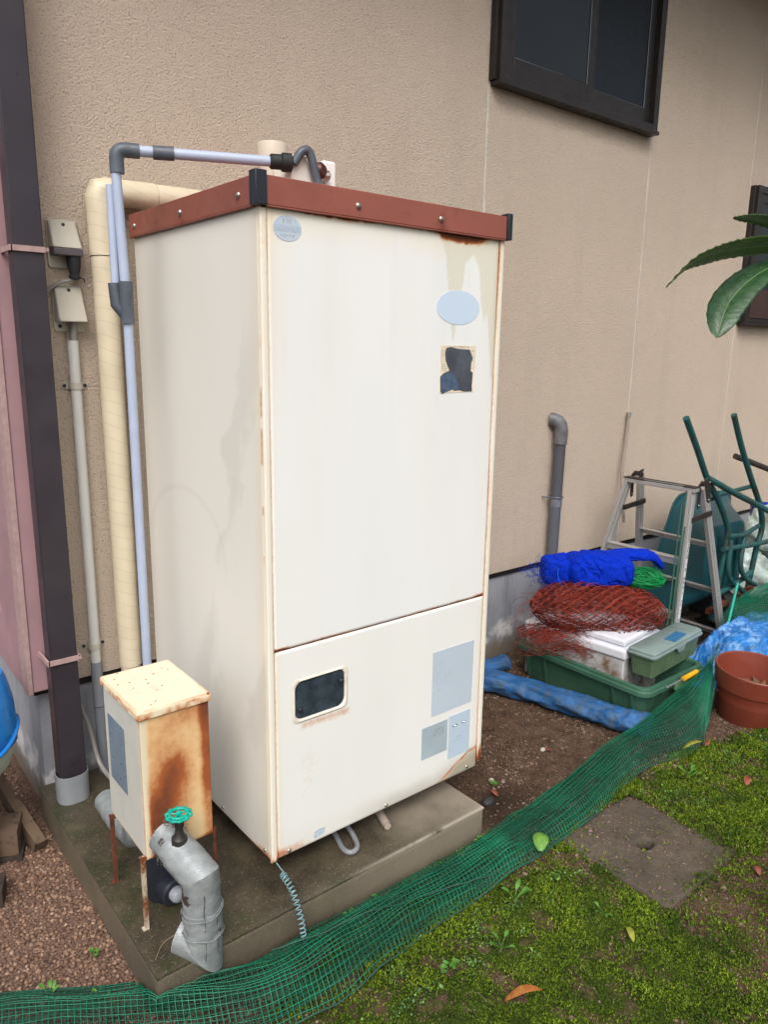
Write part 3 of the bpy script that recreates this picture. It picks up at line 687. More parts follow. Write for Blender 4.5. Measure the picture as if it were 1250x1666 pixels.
tb = MB(); tb.tube([(-.147, .499, 1.715), (-.147, .499, 1.83)], .0195, 18); tb.tube([(-.150, .503, 1.735), (-.172, .514, 1.765), (-.175, .516, 1.825)], .016, 14); tb.build('branch_fitting', M['pvcd'], pv)
bc = MB(); bc.lathe([(.018, 0), (.021, .004), (.021, .032), (.026, .036), (.026, .062), (.020, .066)], (.240, .349, 2.180), (.372, -.145, .004), 18); bc.build('black_coupling', M['blackr'], pv)

cr = thing('insulated_pipe', (-.08, .86, PZ), 'fat cream tape-wrapped pipe bending right behind the cabinet', 'pipe')
def wrap_tube(path, r, n=28, amp=.0025, seed=0, fr=22):
    P = [np.array(p, float) for p in path]; m = MB(); m.tube(path, r, n)
    V = np.array(m.v); nr = len(path); 
    d = (fbm(V[:, 0]*fr+seed, V[:, 1]*fr, V[:, 2]*fr, 4)-.5)*2*amp
    for i in range(nr):
        c = np.mean(V[i*n:(i+1)*n], 0)
        q = V[i*n:(i+1)*n]-c; q = q*(1+d[i*n:(i+1)*n, None]/np.linalg.norm(q, axis=1, keepdims=True)); V[i*n:(i+1)*n] = c+q
    m.v = [tuple(v) for v in V]; return m
def dens(path, step=.02):
    out = []
    for a, b in zip(path[:-1], path[1:]):
        a, b = Vector(a), Vector(b); k = max(1, int((b-a).length/step)); out += [a.lerp(b, i/k) for i in range(k)]
    return out+[Vector(path[-1])]
wrap_tube(dens([(-.066, .868, .10), (-.068, .868, .52)]), .034, seed=3).build('lower_sleeve', M['cream'], cr, smooth=60)
wrap_tube(dens([(-.067, .868, .522), (-.078, .862, 1.93)]), .039, seed=1).build('riser_sleeve', M['cream'], cr, smooth=60)
wrap_tube(dens([(-.078, .862, 1.932), (-.081, .862, 2.108)]+[(-.078, .862, 2.126), (-.055, .862, 2.130), (.10, .862, 2.132)]), .0425, seed=5).build('elbow_sleeve', M['cream'], cr, smooth=40)
wrap_tube(dens([(.102, .862, 2.132), (.74, .862, 2.138)]), .041, seed=8).build('cross_sleeve', M['cream'], cr, smooth=60)

dp = thing('downpipe', (-.31, .80, PZ), 'square dark brown downpipe in a round grey collar on the pad corner', 'downpipe')
q = MB(); q.hexa([(-.362, .770, PZ+.03), (-.276, .770, PZ+.03), (-.276, .836, PZ+.03), (-.362, .836, PZ+.03), (-.384, .770, 5.1), (-.298, .770, 5.1), (-.298, .836, 5.1), (-.384, .836, 5.1)]); q.build('pipe', M['down'], dp, bev=.004)
cl = MB(); k = 40
def sup(r, n=k, e=2.6):
    o = []
    for i in range(n):
        t = 2*math.pi*i/n; c, s = math.cos(t), math.sin(t); o.append((abs(c)**(2/e)*math.copysign(1, c)*r, abs(s)**(2/e)*math.copysign(1, s)*r*.93))
    return o
Vc = []
for r, z in ((.052, PZ-.004), (.053, PZ+.10), (.050, PZ+.10), (.049, PZ+.01)): Vc += [(-.319+x, .802+y, z) for x, y in sup(r)]
cl.add(Vc, [(j*k+i, j*k+(i+1) % k, (j+1)*k+(i+1) % k, (j+1)*k+i) for j in range(3) for i in range(k)]+[tuple(range(3*k, 4*k))])
cl.build('collar', plain('collar_grey', (.24, .26, .28), .5, 0, .1), dp, smooth=50)
for z in (1.925, .635):
    o_ = -.0045*(z-.1)-.002; b = MB(); b.box(-.367+o_, -.268+o_, .762, .7685, z-.008, z+.008); b.box(-.3705+o_, -.3635+o_, .762, .874, z-.008, z+.008); b.box(-.2715+o_, -.2645+o_, .762, .874, z-.008, z+.008)
    b.lathe([(.005, 0), (.005, .006)], (-.2675+o_, .765, z), (0, -1, 0), 8); b.build('strap', M['pinkp'], dp)

def wall_box(loc, label, plug):
    x, y, z = loc; w = .048
    t = thing('outlet_box', loc, label, 'outlet box', 'weatherproof boxes on the stucco wall')
    MB().prism([(a, y-.001, b) for a, b in rpoly(x-w, x+w, z-.075, z+.072, .010, 4)], (0, -.008, 0)).build('back_plate', M['beige'], t, bev=.001)
    h = MB(); hz0 = z-.018 if plug else z-.045
    A = [(x-w+.002, y-.009, z+.070), (x+w-.002, y-.009, z+.070), (x+w-.002, y-.009, hz0), (x-w+.002, y-.009, hz0)]
    B = [(x-w+.010, y-.018, z+.066), (x+w-.010, y-.018, z+.066), (x+w-.004, y-.062, hz0), (x-w+.004, y-.062, hz0)]
    h.add(A+B, [(4, 5, 6, 7), (0, 1, 5, 4), (1, 2, 6, 5), (3, 0, 4, 7), (2, 3, 7, 6)])
    h.build('hood', M['beige'], t, bev=.005, seg=3)
    if plug:
        MB().box(x-w+.004, x+w-.004, y-.0635, y-.012, hz0-.022, hz0-.001).build('lid_lip', M['plugd'], t, bev=.003)
    screw((x, y-.024, z+.055), (0, -1, .25), .0055, M['black'], t)
    if not plug: screw((x-.03, y-.009, z-.058), (0, -1, 0), .006, M['black'], t)
    return t
bx = wall_box((-.187, WY, 1.965), 'upper beige outlet box with a black plug hanging from it', True)
bx2 = wall_box((-.184, WY, 1.768), 'lower beige outlet box with a grey cable leaving downwards', False)
pg = thing('power_plug', (-.17, WY-.035, 1.87), 'black plug with grey cable in the upper outlet box', 'plug')
MB().lathe([(.022, 0), (.020, -.03), (.014, -.055), (.018, -.058), (.017, -.066), (.007, -.07)], (-.166, WY-.036, 1.924), (0, 0, 1), 16).build('plug_body', M['blackr'], pg)
MB().tube([(-.150, WY-.036, 1.862), (-.138, WY-.04, 1.858), (-.137, WY-.04, 1.848)], .002, 6).build('tie', M['black'], pg)
MB().tube(smooth_path([(-.166, WY-.036, 1.862), (-.180, WY-.034, 1.853), (-.210, WY-.028, 1.843), (-.238, WY-.02, 1.825), (-.262, WY-.018, 1.785), (-.272, WY-.018, 1.6)], 6), .0052, 8).build('cable', M['cable'], pg)
cd = thing('conduit', (-.19, WY-.025, .0), 'pale conduit pipe clamped to the stucco wall below the outlet boxes', 'conduit')
MB().tube([(-.175, WY-.03, 1.74), (-.180, WY-.024, 1.66)], .0115, 12).build('cable', M['cable'], cd)
MB().tube([(-.182, WY-.022, 1.665), (-.180, WY-.022, .545)], .0175, 20).build('pale_pipe', M['conduit'], cd)
MB().tube([(-.180, WY-.022, .550), (-.180, WY-.020, .38)], .0195, 20).build('grey_pipe', M['greyp'], cd)
MB().tube([(-.180, WY-.020, .376), (-.178, WY-.020, .10)], .0180, 20).build('grey_pipe', M['greyp'], cd)
for z in (1.52, .61):
    q = MB(); q.prism([(a, WY-.001, b) for a, b in rpoly(-.222, -.139, z-.011, z+.011, .0105, 5)], (0, -.0035, 0)); cq = q.build('clamp', M['beige'], cd)
    q = MB(); pts = [(-.1812+.0205*math.cos(t), WY-.022-.0205*math.sin(t)) for t in [math.pi*i/14 for i in range(15)]]
    pts = [(-.1607, WY-.003)]+pts+[(-.2017, WY-.003)]
    inn = [(-.1812+(x+.1812)*.88, WY-.022+(y-WY+.022)*.88 if y < WY-.01 else y) for x, y in pts]
    nn = len(pts); q.add([(x, y, zz) for zz in (z-.011, z+.011) for x, y in pts+inn], [(i, i+1, 2*nn+i+1, 2*nn+i) for i in range(nn-1)]+[(i, nn+i, nn+i+1, i+1) for i in range(nn-1)]+[(2*nn+i, 2*nn+i+1, 3*nn+i+1, 3*nn+i) for i in range(nn-1)])
    q.build('saddle', M['beige'], cd, smooth=40)
    for dx in (-.033, .033): screw((-.1805+dx, WY-.0045, z), (0, -1, 0), .006, M['black'], cd)
tag(MB().tube(smooth_path([(-.262, .89, .50), (-.262, .87, .44), (-.235, .85, .33), (-.225, .80, .22), (-.215, .72, .19), (-.19, .6, .17), (-.17, .52, .135)], 8), .0075, 10).build('loose_cable', M['cable']), 'loose grey cable hanging behind the downpipe and running to the rusty box', 'cable')

# small rusty valve cover on legs
vc = thing('valve_cover', (-.25, .18, PZ), 'small rust-streaked cream metal cover box on thin rusty legs', 'valve cover')
BX0, BX1, BY0, BY1, BZ0, BZ1 = -.345, -.155, .05, .315, .327, .737
def m_bf(A, B):
    u = A/A.max(); v = B/B.max(); n = fbm(A*13, B*5, 3, 4)-.5; n2 = fbm(A*50, B*40, 5, 4)-.5
    g = lambda cu, cv, su, sv, k: k*np.exp(-((u-cu)/su)**2-((v-cv)/sv)**2)
    r = .27+g(.16, .12, .16, .24, .62)+g(.36, .40, .20, .22, .52)+g(.50, .58, .20, .13, .36)+g(.20, .30, .16, .14, .25)+.55*sst(.80, .93, u)*(.6+.4*sst(.0, .6, v))+g(.72, .93, .35, .08, .28)+g(.25, .80, .3, .14, .12)+g(.65, .30, .14, .3, .12)
    r += .42*n+.16*n2; r *= sst(.02, .13, u+.08*n); r -= g(.72, .08, .20, .12, .25)
    r += .35*sst(.03, .0, v)
    return [np.clip(r, 0, 1)*.92, 0*A, 0*A, .95*sst(.02, .15, u)+.1]
def m_bs(A, B):
    v = B/B.max(); n = fbm(A*20, B*20, 9, 4)-.5
    return [.45*sst(.012, .0, B+.01*n)+.35*sst(.016, .0, A.max()-A+.012*n), 0*A, .12*sst(.5, .7, n+.5), .25+.5*sst(.03, 0, A.max()-A)]
panel('front_face', (BX0+.0008, BY0, BZ0), (1, 0, 0), (0, 0, 1), (0, -1, 0), BX1-BX0-.0008, BZ1-BZ0, M['boxf'], m_bf, vc, cell=.0025, edge=.0006)
panel('left_face', (BX0, BY1, BZ0), (0, -1, 0), (0, 0, 1), (-1, 0, 0), BY1-BY0-.0008, BZ1-BZ0, painted('cover_side_enamel', (.55, .57, .55), .45), m_bs, vc, cell=.004, edge=.0006)
MB().box(BX1-.004, BX1, BY0+.004, BY1, BZ0, BZ1).build('right_face', M['rustw'], vc)
MB().box(BX0+.004, BX1-.004, BY1-.004, BY1, BZ0, BZ1).build('back_face', M['rustw'], vc)
def m_lt(A, B):
    n = fbm(A*30, B*30, 2, 5)-.5; e = np.minimum(np.minimum(A, A.max()-A), np.minimum(B, B.max()-B))
    r = .30*sst(.012, .0, e+.014*n)+.25*sst(.14, .0, np.hypot(A-A.max(), (B)))*(.6+2*n)
    for q in range(16):
        rr = random.Random(q); cx, cy = rr.random()*A.max(), rr.random()*B.max(); r = r+.75*sst(.0035+.003*rr.random(), .001, np.hypot(A-cx, B-cy))
    return [r, 0*A, .25*sst(.6, .8, n+.5), .8+0*A]
lz = BZ1+.002
lid = panel('lid', (BX0-.006, BY0-.007, lz+.012), (1, 0, 0), (0, 1, 0), (0, 0, 1), BX1-BX0+.012, BY1-BY0+.012, M['boxw'], m_lt, vc, cell=.003, th=.0, edge=.004)
def m_le(A, B): n = fbm(A*40, B*40, 6, 4)-.5; return [.34+1.2*n, 0*A, 0*A, .9+0*A]
panel('lid_rim', (BX0-.005, BY0-.0075, lz-.011), (1, 0, 0), (0, 0, 1), (0, -1, 0), BX1-BX0+.010, .020, M['boxw'], m_le, vc, cell=.002, edge=.002)
panel('lid_rim', (BX0-.0065, BY1+.005, lz-.011), (0, -1, 0), (0, 0, 1), (-1, 0, 0), BY1-BY0+.010, .020, M['boxw'], m_le, vc, cell=.002, edge=.002)
MB().prism([(BX0-.0012, y, z) for y, z in ((.285, .655), (.165, .655), (.165, .46), (.285, .46))], (-.0008, 0, 0)).build('blue_grey_label', plain('blue_grey_film', (.18, .24, .30), .35, 0, .12, 14), vc, smooth=None)
for lx, ly in ((BX0-.012, BY0+.004), (BX0-.012, BY1-.03), (BX1+.010, BY0+.004), (BX1+.010, BY1-.03)):
    lg = MB(); s = 1 if lx < -.25 else -1
    lg.box(lx-.0015, lx+.0015, ly, ly+.010, PZ, BZ0+.010); lg.box(min(lx, lx+s*.009), max(lx, lx+s*.009), ly-.001, ly+.0015, PZ, BZ0+.010)
    lg.box(min(lx, lx+s*.03), max(lx, lx+s*.03), ly, ly+.022, BZ0-.004, BZ0-.001); lg.box(lx-.008, lx+.008, ly-.003, ly+.013, PZ, PZ+.003)
    lg.build('leg', M['rustw'] if ly < .1 and s > 0 else M['rust'], vc)
# silver lagged elbow with a green handwheel
ip = thing('lagged_elbow', (-.25, -.06, PZ), 'grey taped elbow pipe bending down in front of the rusty cover box', 'pipe')
rr_ = .046
def mitre(path, r, n=36, amp=.003, seed=0, fr=26, step=.007):
    P = [np.array(p, float) for p in path]; D_ = [(b_-a_)/np.linalg.norm(b_-a_) for a_, b_ in zip(P[:-1], P[1:])]
    d = D_[0]; u_ = np.cross(d, [0, 0, 1.]); u_ /= np.linalg.norm(u_); w_ = np.cross(d, u_); th = 2*np.pi*np.arange(n)/n
    cur = P[0]+r*(np.cos(th)[:, None]*u_+np.sin(th)[:, None]*w_); rings = [cur]
    for i, d in enumerate(D_):
        e = P[i+1]; nn = d if i == len(D_)-1 else (d+D_[i+1]); nn = nn/np.linalg.norm(nn)
        t = ((e-cur)@nn)/(d@nn); end = cur+t[:, None]*d; k = max(2, int(np.linalg.norm(e-P[i])/step))
        for j in range(1, k+1): rings.append(cur+(end-cur)*(j/k))
        cur = end
    V = np.array(rings); c = V.mean(1, keepdims=True); q_ = V-c; L_ = np.linalg.norm(q_, axis=2, keepdims=True)
    dd = ((fbm(V[..., 0]*fr+seed, V[..., 1]*fr, V[..., 2]*fr, 4)-.5)*2*amp)[..., None]; cre = (np.abs(fbm(V[..., 0]*15+seed, V[..., 1]*15, V[..., 2]*55, 3)-.5))[..., None]
    V = c+q_*(1+(dd-amp*.8*sst(.05, 0, cre))/L_); m = len(rings); V = V.reshape(-1, 3)
    q = MB(); q.add(V, [(i*n+k, i*n+(k+1) % n, (i+1)*n+(k+1) % n, (i+1)*n+k) for i in range(m-1) for k in range(n)]+[tuple(range(n))[::-1], tuple((m-1)*n+k for k in range(n))]); return q
mitre([(-.296, .048, .385), (-.283, -.020, .362)], rr_+.0005, seed=4).build('mouth_sleeve', M['wrap'], ip, smooth=40)
mitre([(-.284, -.014, .363), (-.2635, -.096, .330), (-.2630, -.098, .225)], rr_+.003, seed=5).build('elbow_sleeve', M['wrap'], ip, smooth=32)
mitre([(-.2630, -.099, .243), (-.2632, -.100, .170)], rr_+.0055, seed=7, amp=.004).build('middle_sleeve', M['wrap'], ip, smooth=40)
mitre([(-.2632, -.100, .186), (-.2640, -.100, .130), (-.300, -.046, .142)], rr_+.0035, seed=9).build('lower_sleeve', M['wrap'], ip, smooth=32)
for z, am in ((.238, .0535), (.174, .0535)):
    rg = MB(); n_ = 40; c0 = (-.2627, -.099)
    rg.tube([(c0[0]+am*math.cos(t), c0[1]+am*math.sin(t), z+.006*math.sin(t+z*60)+.002*math.sin(5*t)) for t in [2*math.pi*i/n_ for i in range(n_)]], .0012, 6, closed=True); rg.build('tape_edge', M['wrap'], ip)
for a_, z0, z1 in ((R(252), .12, .31), (R(290), .13, .23)):
    q = MB(); q.tube([(-.2630+.0505*math.cos(a_+.03*math.sin(z*90)), -.099+.0505*math.sin(a_+.03*math.sin(z*90)), z) for z in np.linspace(z0, z1, 14)], .0009, 5); q.build('tape_seam', plain('seam_dirt', (.05, .05, .05), .7), ip)
vb = MB(); vb.lathe([(.021, -.01), (.020, .02), (.012, .030), (.010, .05), (.013, .055), (.013, .07), (.006, .072)], (-.286, -.028, .395), (0, -.05, 1), 20); vb.build('valve_body', plain('dark_brass', (.05, .048, .045), .5, .5), ip)
hb = MB(); hc = (-.286, -.032, .485); n_ = 60
hb.tube([(hc[0]+(.0225)*math.cos(t), hc[1]+.0225*math.sin(t), hc[2]) for t in [2*math.pi*i/n_ for i in range(n_)]], .0042, 8, closed=True)
hb.tube([(hc[0]+(.031+.0016*math.cos(10*t))*math.cos(t), hc[1]+(.031+.0016*math.cos(10*t))*math.sin(t), hc[2]-.003) for t in [2*math.pi*i/n_ for i in range(n_)]], .0034, 8, closed=True)
for i in range(10):
    t = 2*math.pi*i/10; hb.tube([(hc[0]+.022*math.cos(t), hc[1]+.022*math.sin(t), hc[2]), (hc[0]+.0345*math.cos(t), hc[1]+.0345*math.sin(t), hc[2]-.003)], .0036, 8)
for i in range(5):
    t = 2*math.pi*i/5; hb.tube([(hc[0], hc[1], hc[2]-.002), (hc[0]+.0225*math.cos(t), hc[1]+.0225*math.sin(t), hc[2])], .0026, 6)
hb.lathe([(.007, -.008), (.007, .004), (.003, .007)], hc, (0, 0, 1), 12)
hb.build('handwheel', M['teal'], ip, smooth=50)
# frayed mineral wool at the sleeve mouth
fl = []
for i in range(160):
    t = RNG.uniform(0, 2*math.pi); p = np.array([-.288, .030, .374])+.046*np.array([math.cos(t), .1, math.sin(t)]); d = RNG.normal(0, .006, (3, 3)); fl.append(np.array([p, p+d[0], p+d[0]+d[1], p+d[0]+d[1]+d[2]]))
Vw, Fw = wires(np.array(fl), .0005); np_obj('frayed_wool', Vw, Fw, plain('wool', (.30, .28, .25), .9), ip)
sv = thing('lagged_pipe', (-.27, .55, PZ), 'grey taped pipe entering the rusty box from behind, beside the grey collar', 'pipe')
wrap_tube(dens([(-.262, .62, .170), (-.272, .48, .185), (-.272, .345, .205), (-.27, .325, .235), (-.268, .322, .31)], .012), .040, 28, .003, 2, 30).build('sleeve', M['wrap'], sv, smooth=45)
bp_ = thing('black_trap', (-.265, .11, PZ), 'black plastic pipe trap with a pale cap under the rusty box', 'pipe trap')
q = MB(); q.lathe([(.045, 0), (.05, .01), (.05, .13), (.042, .15)], (-.262, .16, PZ), (0, 0, 1), 26); q.build('body', M['black'], bp_)
q = MB(); q.lathe([(.040, 0), (.040, .05), (.034, .055)], (-.262, .14, PZ+.045), (.1, -1, 0), 22); q.build('outlet', M['black'], bp_)
q = MB(); q.lathe([(.021, 0), (.021, .018), (.017, .026), (.006, .030)], (-.258, .088, PZ+.045), (.1, -1, 0), 20); q.build('cap', plain('pale_grey_cap', (.30, .32, .36), .35), bp_, smooth=60)

# hoses and spring cord under the cabinet
tag(MB().tube(smooth_path([(.30, .30, Z0+.01), (.285, .16, PZ+.030), (.270, .06, PZ+.014), (.252, -.01, PZ+.010), (.262, -.040, PZ+.010), (.292, -.030, PZ+.010), (.315, .02, PZ+.011), (.33, .12, PZ+.03), (.335, .25, Z0+.01)], 8), .0085, 12).build('looped_hose', plain('grey_hose', (.23, .24, .25), .4)), 'thin grey hose looping out from under the cabinet', 'hose')
hp = smooth_path([(.50, .40, Z0), (.485, .20, PZ+.035), (.458, .08, PZ+.018), (.437, .015, PZ+.0165), (.428, -.015, PZ+.0165)], 7)
q = MB(); rd = [.014]*len(hp); q.tube(hp, rd, 18, caps=False); e = hp[-1]; d_ = (hp[-1]-hp[-2]).normalized()
q.tube([e, e-d_*.03], .0115, 18); tag(q.build('drain_hose', plain('beige_hose', (.40, .33, .27), .5)), 'short beige drain hose with open end on the pad', 'hose')
coil = [(.012, -.010, Z0-.002), (.014, -.03, Z0-.010)]
cpth = smooth_path([(.012, -.045, .172), (.012, -.095, .150), (.008, -.138, .106), (.006, -.160, .055), (.008, -.168, .022)], 40); NC = len(cpth)-1; NT_ = 19
for i in range(NT_*12+1):
    t = (i/(NT_*12))**1.12; j = t*NC; j0 = min(int(j), NC-1); p = cpth[j0].lerp(cpth[j0+1], j-j0); ax = (cpth[j0+1]-cpth[j0]).normalized(); u_ = ax.cross(Vector((1, .2, 0))).normalized(); w_ = ax.cross(u_)
    a = 2*math.pi*i/12; rr = .0095*(1-.25*t); coil.append(p+(u_*math.cos(a)+w_*math.sin(a))*rr)
coil += [cpth[-1]+Vector((.006, -.004, -.008)), (.022, -.175, .012)]
tag(MB().tube(coil, .0017, 6).build('spring_cord', plain('cyan_grey_cord', (.22, .38, .42), .45)), 'coiled pale cyan cord hanging from the cabinet corner', 'cord')
tag(MB().tube(smooth_path([(-.378, -.06, PZ+.002), (-.34, -.02, PZ+.002), (-.29, -.01, PZ+.002), (-.26, .0, PZ+.003)], 5), .0008, 5).build('stray_thread', plain('thread', (.35, .28, .2), .8)), 'thin stray thread lying on the pad by the front leg', 'thread')

# ============================================================ LEFT EDGE: TIMBER AND TUB
tm = thing('timber_beam', (-.72, .66, 0), 'weathered timber offcut with rough end on the gravel, topmost at the left edge', 'timber')
def plank(name, a, b, w, h, mat, parent=None, up=(0, 0, 1), amp=.004):
    m = MB(); a, b = Vector(a), Vector(b); d = (b-a); L = d.length; d.normalize(); r = d.cross(Vector(up)).normalized(); u = r.cross(d)
    n1 = max(2, int(L/.03)); V = []; prof = [(-.5, -.5), (-.17, -.5), (.17, -.5), (.5, -.5), (.5, 0), (.5, .5), (.17, .5), (-.17, .5), (-.5, .5), (-.5, 0)]
    for i in range(n1+1):
        for (s, t) in prof:
            p = a+d*(L*i/n1)+r*w*s+u*h*t; k_ = amp*2*(float(vn(p.x*40, p.y*40, p.z*40))-.5); V.append(p+(r*s+u*t)*k_*2)
    k = len(prof); F = [(i*k+j, i*k+(j+1) % k, (i+1)*k+(j+1) % k, (i+1)*k+j) for i in range(n1) for j in range(k)]+[tuple(range(k))[::-1], tuple(n1*k+j for j in range(k))]
    m.add(V, F); return m.build(name, mat, parent, smooth=30)
plank('beam', (-.500, .78, .065), (-1.05, 1.00, .065), .11, .085, M['wood'], tm)
plank('lower_block', (-.495, .765, .0), (-1.05, .985, .0), .10, .040, M['woodd'], tm)
tm2 = thing('timber_offcut', (-.75, .55, 0), 'dark damp timber lying lower on the gravel at the left edge', 'timber')
plank('beam', (-.60, .565, .030), (-1.1, .74, .030), .09, .065, M['woodd'], tm2)
tag(plank('sloping_plank', (-.455, .74, .012), (-.60, 1.38, .36), .035, .055, M['wood']), 'grey plank sloping down onto the gravel under the blue tub', 'plank')
tb_ = thing('plastic_tub', (-.60, .78, .30), 'blue plastic tub with a grimy pale lower shell at the left edge', 'tub')
MB().lathe([(.06, -.01), (.085, .02), (.102, .07), (.108, .10)], (-.592, .80, .31), (0, 0, 1), 36).build('lower_shell', M['tubw'], tb_, smooth=60)
MB().lathe([(.1085, .098), (.114, .102), (.117, .15), (.112, .24), (.098, .31), (.088, .335), (.082, .335), (.086, .30), (.05, .29)], (-.592, .80, .31), (0, 0, 1), 40).build('upper_shell', M['tub'], tb_, smooth=60)
MB().tube([(-.592+.118*math.cos(t), .80+.118*math.sin(t), .435+.035*math.cos(2*t)) for t in [R(250+i*6) for i in range(21)]], .007, 8).build('moulded_handle', M['tub'], tb_)
st_ = thing('wooden_stand', (-.66, .86, 0), 'dark wooden stand under the blue tub at the left edge', 'stand')
for a, b in (((-.62, .74, -.02), (-.62, .74, .27)), ((-.72, .90, -.02), (-.72, .90, .27)), ((-.62, .98, -.02), (-.62, .98, .27))): plank('leg', a, b, .05, .05, M['woodd'], st_, up=(0, 1, 0))
plank('board', (-.57, .80, .285), (-.95, .86, .285), .26, .025, M['wood'], st_)

# ============================================================ RIGHT SIDE
def rot(m, c, ang):
    ca_, sa_ = math.cos(ang), math.sin(ang)
    m.v = [(c[0]+(x-c[0])*ca_-(y-c[1])*sa_, c[1]+(x-c[0])*sa_+(y-c[1])*ca_, z) for x, y, z in m.v]; return m
wp = thing('drain_pipe', (2.32, WY-.05, 0), 'dark grey pipe on the stucco wall with a taped bend at its top', 'pipe')
MB().tube([(2.315, WY-.052, -.02), (2.330, WY-.052, .825)], .031, 22).build('lower_pipe', M['slate'], wp)
MB().tube([(2.330, WY-.052, .845), (2.335, WY-.052, 1.165)], .031, 22).build('upper_pipe', plain('slate_tape', (.075, .08, .095), .4, 0, .1), wp)
wrap_tube(dens([(2.335, WY-.052, 1.16), (2.337, WY-.052, 1.235)], .012)+[Vector((2.334, WY-.048, 1.262)), Vector((2.325, WY-.036, 1.282)), Vector((2.308, WY-.018, 1.292)), Vector((2.30, WY-.003, 1.294))], .036, 24, .003, 3, 40).build('bend_sleeve', plain('mid_grey_tape', (.12, .12, .13), .45, 0, .25, 30), wp, smooth=60)
wrap_tube(dens([(2.331, WY-.052, .815), (2.331, WY-.052, .87)], .008), .033, 24, .005, 6, 50).build('taped_joint', plain('pinched_tape', (.16, .17, .20), .42), wp)
q = MB(); q.tube([(2.331+.036*math.cos(t), WY-.052+.036*math.sin(t), .868) for t in [2*math.pi*i/24 for i in range(24)]], .0045, 6, closed=True); q.tube([(2.30, WY-.06, .868), (2.275, WY-.012, .868), (2.27, WY-.001, .868)], .004, 6); q.build('clip', M['slate'], wp)
tp2 = thing('thin_wall_pipe', (3.02, WY-.02, .9), 'thin pale pipe standing against the wall behind the stepladder', 'pipe')
MB().tube(smooth_path([(2.90, .80, .66), (2.945, WY-.05, .93), (2.985, WY-.03, 1.10), (3.01, WY-.02, 1.27)], 5), .009, 8).build('pipe', plain('pale_brown_pipe', (.30, .25, .20), .5), tp2)
MB().tube([(3.01, WY-.02, 1.27), (3.012, WY-.02, 1.30)], .014, 10).build('cap', M['cable'], tp2)

# big green crate
ct = thing('crate', (2.13, .33, 0), 'big dark green plastic crate against the wall holding the foam box', 'crate')
cx0, cx1, cy0, cy1, cz = 1.87, 2.39, -.05, .715, .195
tpr = .045
def ringp(x0, x1, y0, y1, z, r, n=5): return [(a, b, z) for a, b in rpoly(x0, x1, y0, y1, r, n)]
q = MB(); rs = [ringp(cx0+tpr, cx1-tpr, cy0+tpr, cy1-tpr, .005, .03), ringp(cx0+.022, cx1-.022, cy0+.022, cy1-.022, cz-.012, .045), ringp(cx0+.027, cx1-.027, cy0+.027, cy1-.027, cz-.012, .045), ringp(cx0+tpr+.006, cx1-tpr-.006, cy0+tpr+.006, cy1-tpr-.006, .012, .03)]
k = len(rs[0]); q.add([p for r_ in rs for p in r_], [(j*k+i, j*k+(i+1) % k, (j+1)*k+(i+1) % k, (j+1)*k+i) for j in range(3) for i in range(k)]+[tuple(range(k))[::-1], tuple(range(3*k, 4*k))])
q.build('shell', M['crate'], ct, smooth=50)
q = MB(); rs = [ringp(cx0+.020, cx1-.020, cy0+.020, cy1-.020, cz-.035, .045), ringp(cx0-.002, cx1+.002, cy0-.002, cy1+.002, cz-.037, .055), ringp(cx0-.002, cx1+.002, cy0-.002, cy1+.002, cz-.016, .055), ringp(cx0+.005, cx1-.005, cy0+.005, cy1-.005, cz-.014, .05), ringp(cx0+.006, cx1-.006, cy0+.006, cy1-.006, cz, .05), ringp(cx0+.027, cx1-.027, cy0+.027, cy1-.027, cz, .04), ringp(cx0+.030, cx1-.030, cy0+.030, cy1-.030, cz-.014, .04)]
q.add([p for r_ in rs for p in r_], [(j*k+i, j*k+(i+1) % k, (j+1)*k+(i+1) % k, (j+1)*k+i) for j in range(len(rs)-1) for i in range(k)])
q.build('rim', M['crate'], ct, smooth=40, bev=.0015)
for y in (.03, .13, .53, .64):
    q = MB(); q.hexa([(cx0+.040, y-.006, .01), (cx0+.060, y-.006, .01), (cx0+.060, y+.006, .01), (cx0+.040, y+.006, .01), (cx0+.006, y-.006, cz-.037), (cx0+.04, y-.006, cz-.037), (cx0+.04, y+.006, cz-.037), (cx0+.006, y+.006, cz-.037)]); q.build('rib', M['crate'], ct)
for x in (1.95, 2.03, 2.27):
    q = MB(); q.hexa([(x-.006, cy0+.040, .01), (x+.006, cy0+.040, .01), (x+.006, cy0+.06, .01), (x-.006, cy0+.06, .01), (x-.006, cy0+.006, cz-.037), (x+.006, cy0+.006, cz-.037), (x+.006, cy0+.04, cz-.037), (x-.006, cy0+.04, cz-.037)]); q.build('rib', M['crate'], ct)
q = MB(); q.prism([(x, cy0-.004, z) for x, z in rpoly(2.085, 2.30, cz-.055, cz-.010, .014, 4)], (0, -.012, 0)); q.build('handle_seat', plain('pale_crate_green', (.10, .22, .12), .42), ct, bev=.002)
MB().lathe([(.006, 0), (.0115, .001), (.0115, .030), (.0105, .033), (.0115, .036), (.0115, .095), (.0105, .098), (.0115, .101), (.0115, .124), (.006, .125)], (2.125, cy0-.026, cz+.004), (1, .04, .0), 16).build('yellow_grip', M['yel'], ct)
MB().tube(smooth_path([(2.02, cy0-.006, cz-.018), (2.07, cy0-.018, cz-.004), (2.13, cy0-.026, cz+.004), (2.245, cy0-.022, cz+.004), (2.285, cy0-.016, cz-.004), (2.34, cy0-.006, cz-.012)], 5), .003, 8).build('wire_bail', plain('wire', (.45, .45, .44), .35, .8), ct)

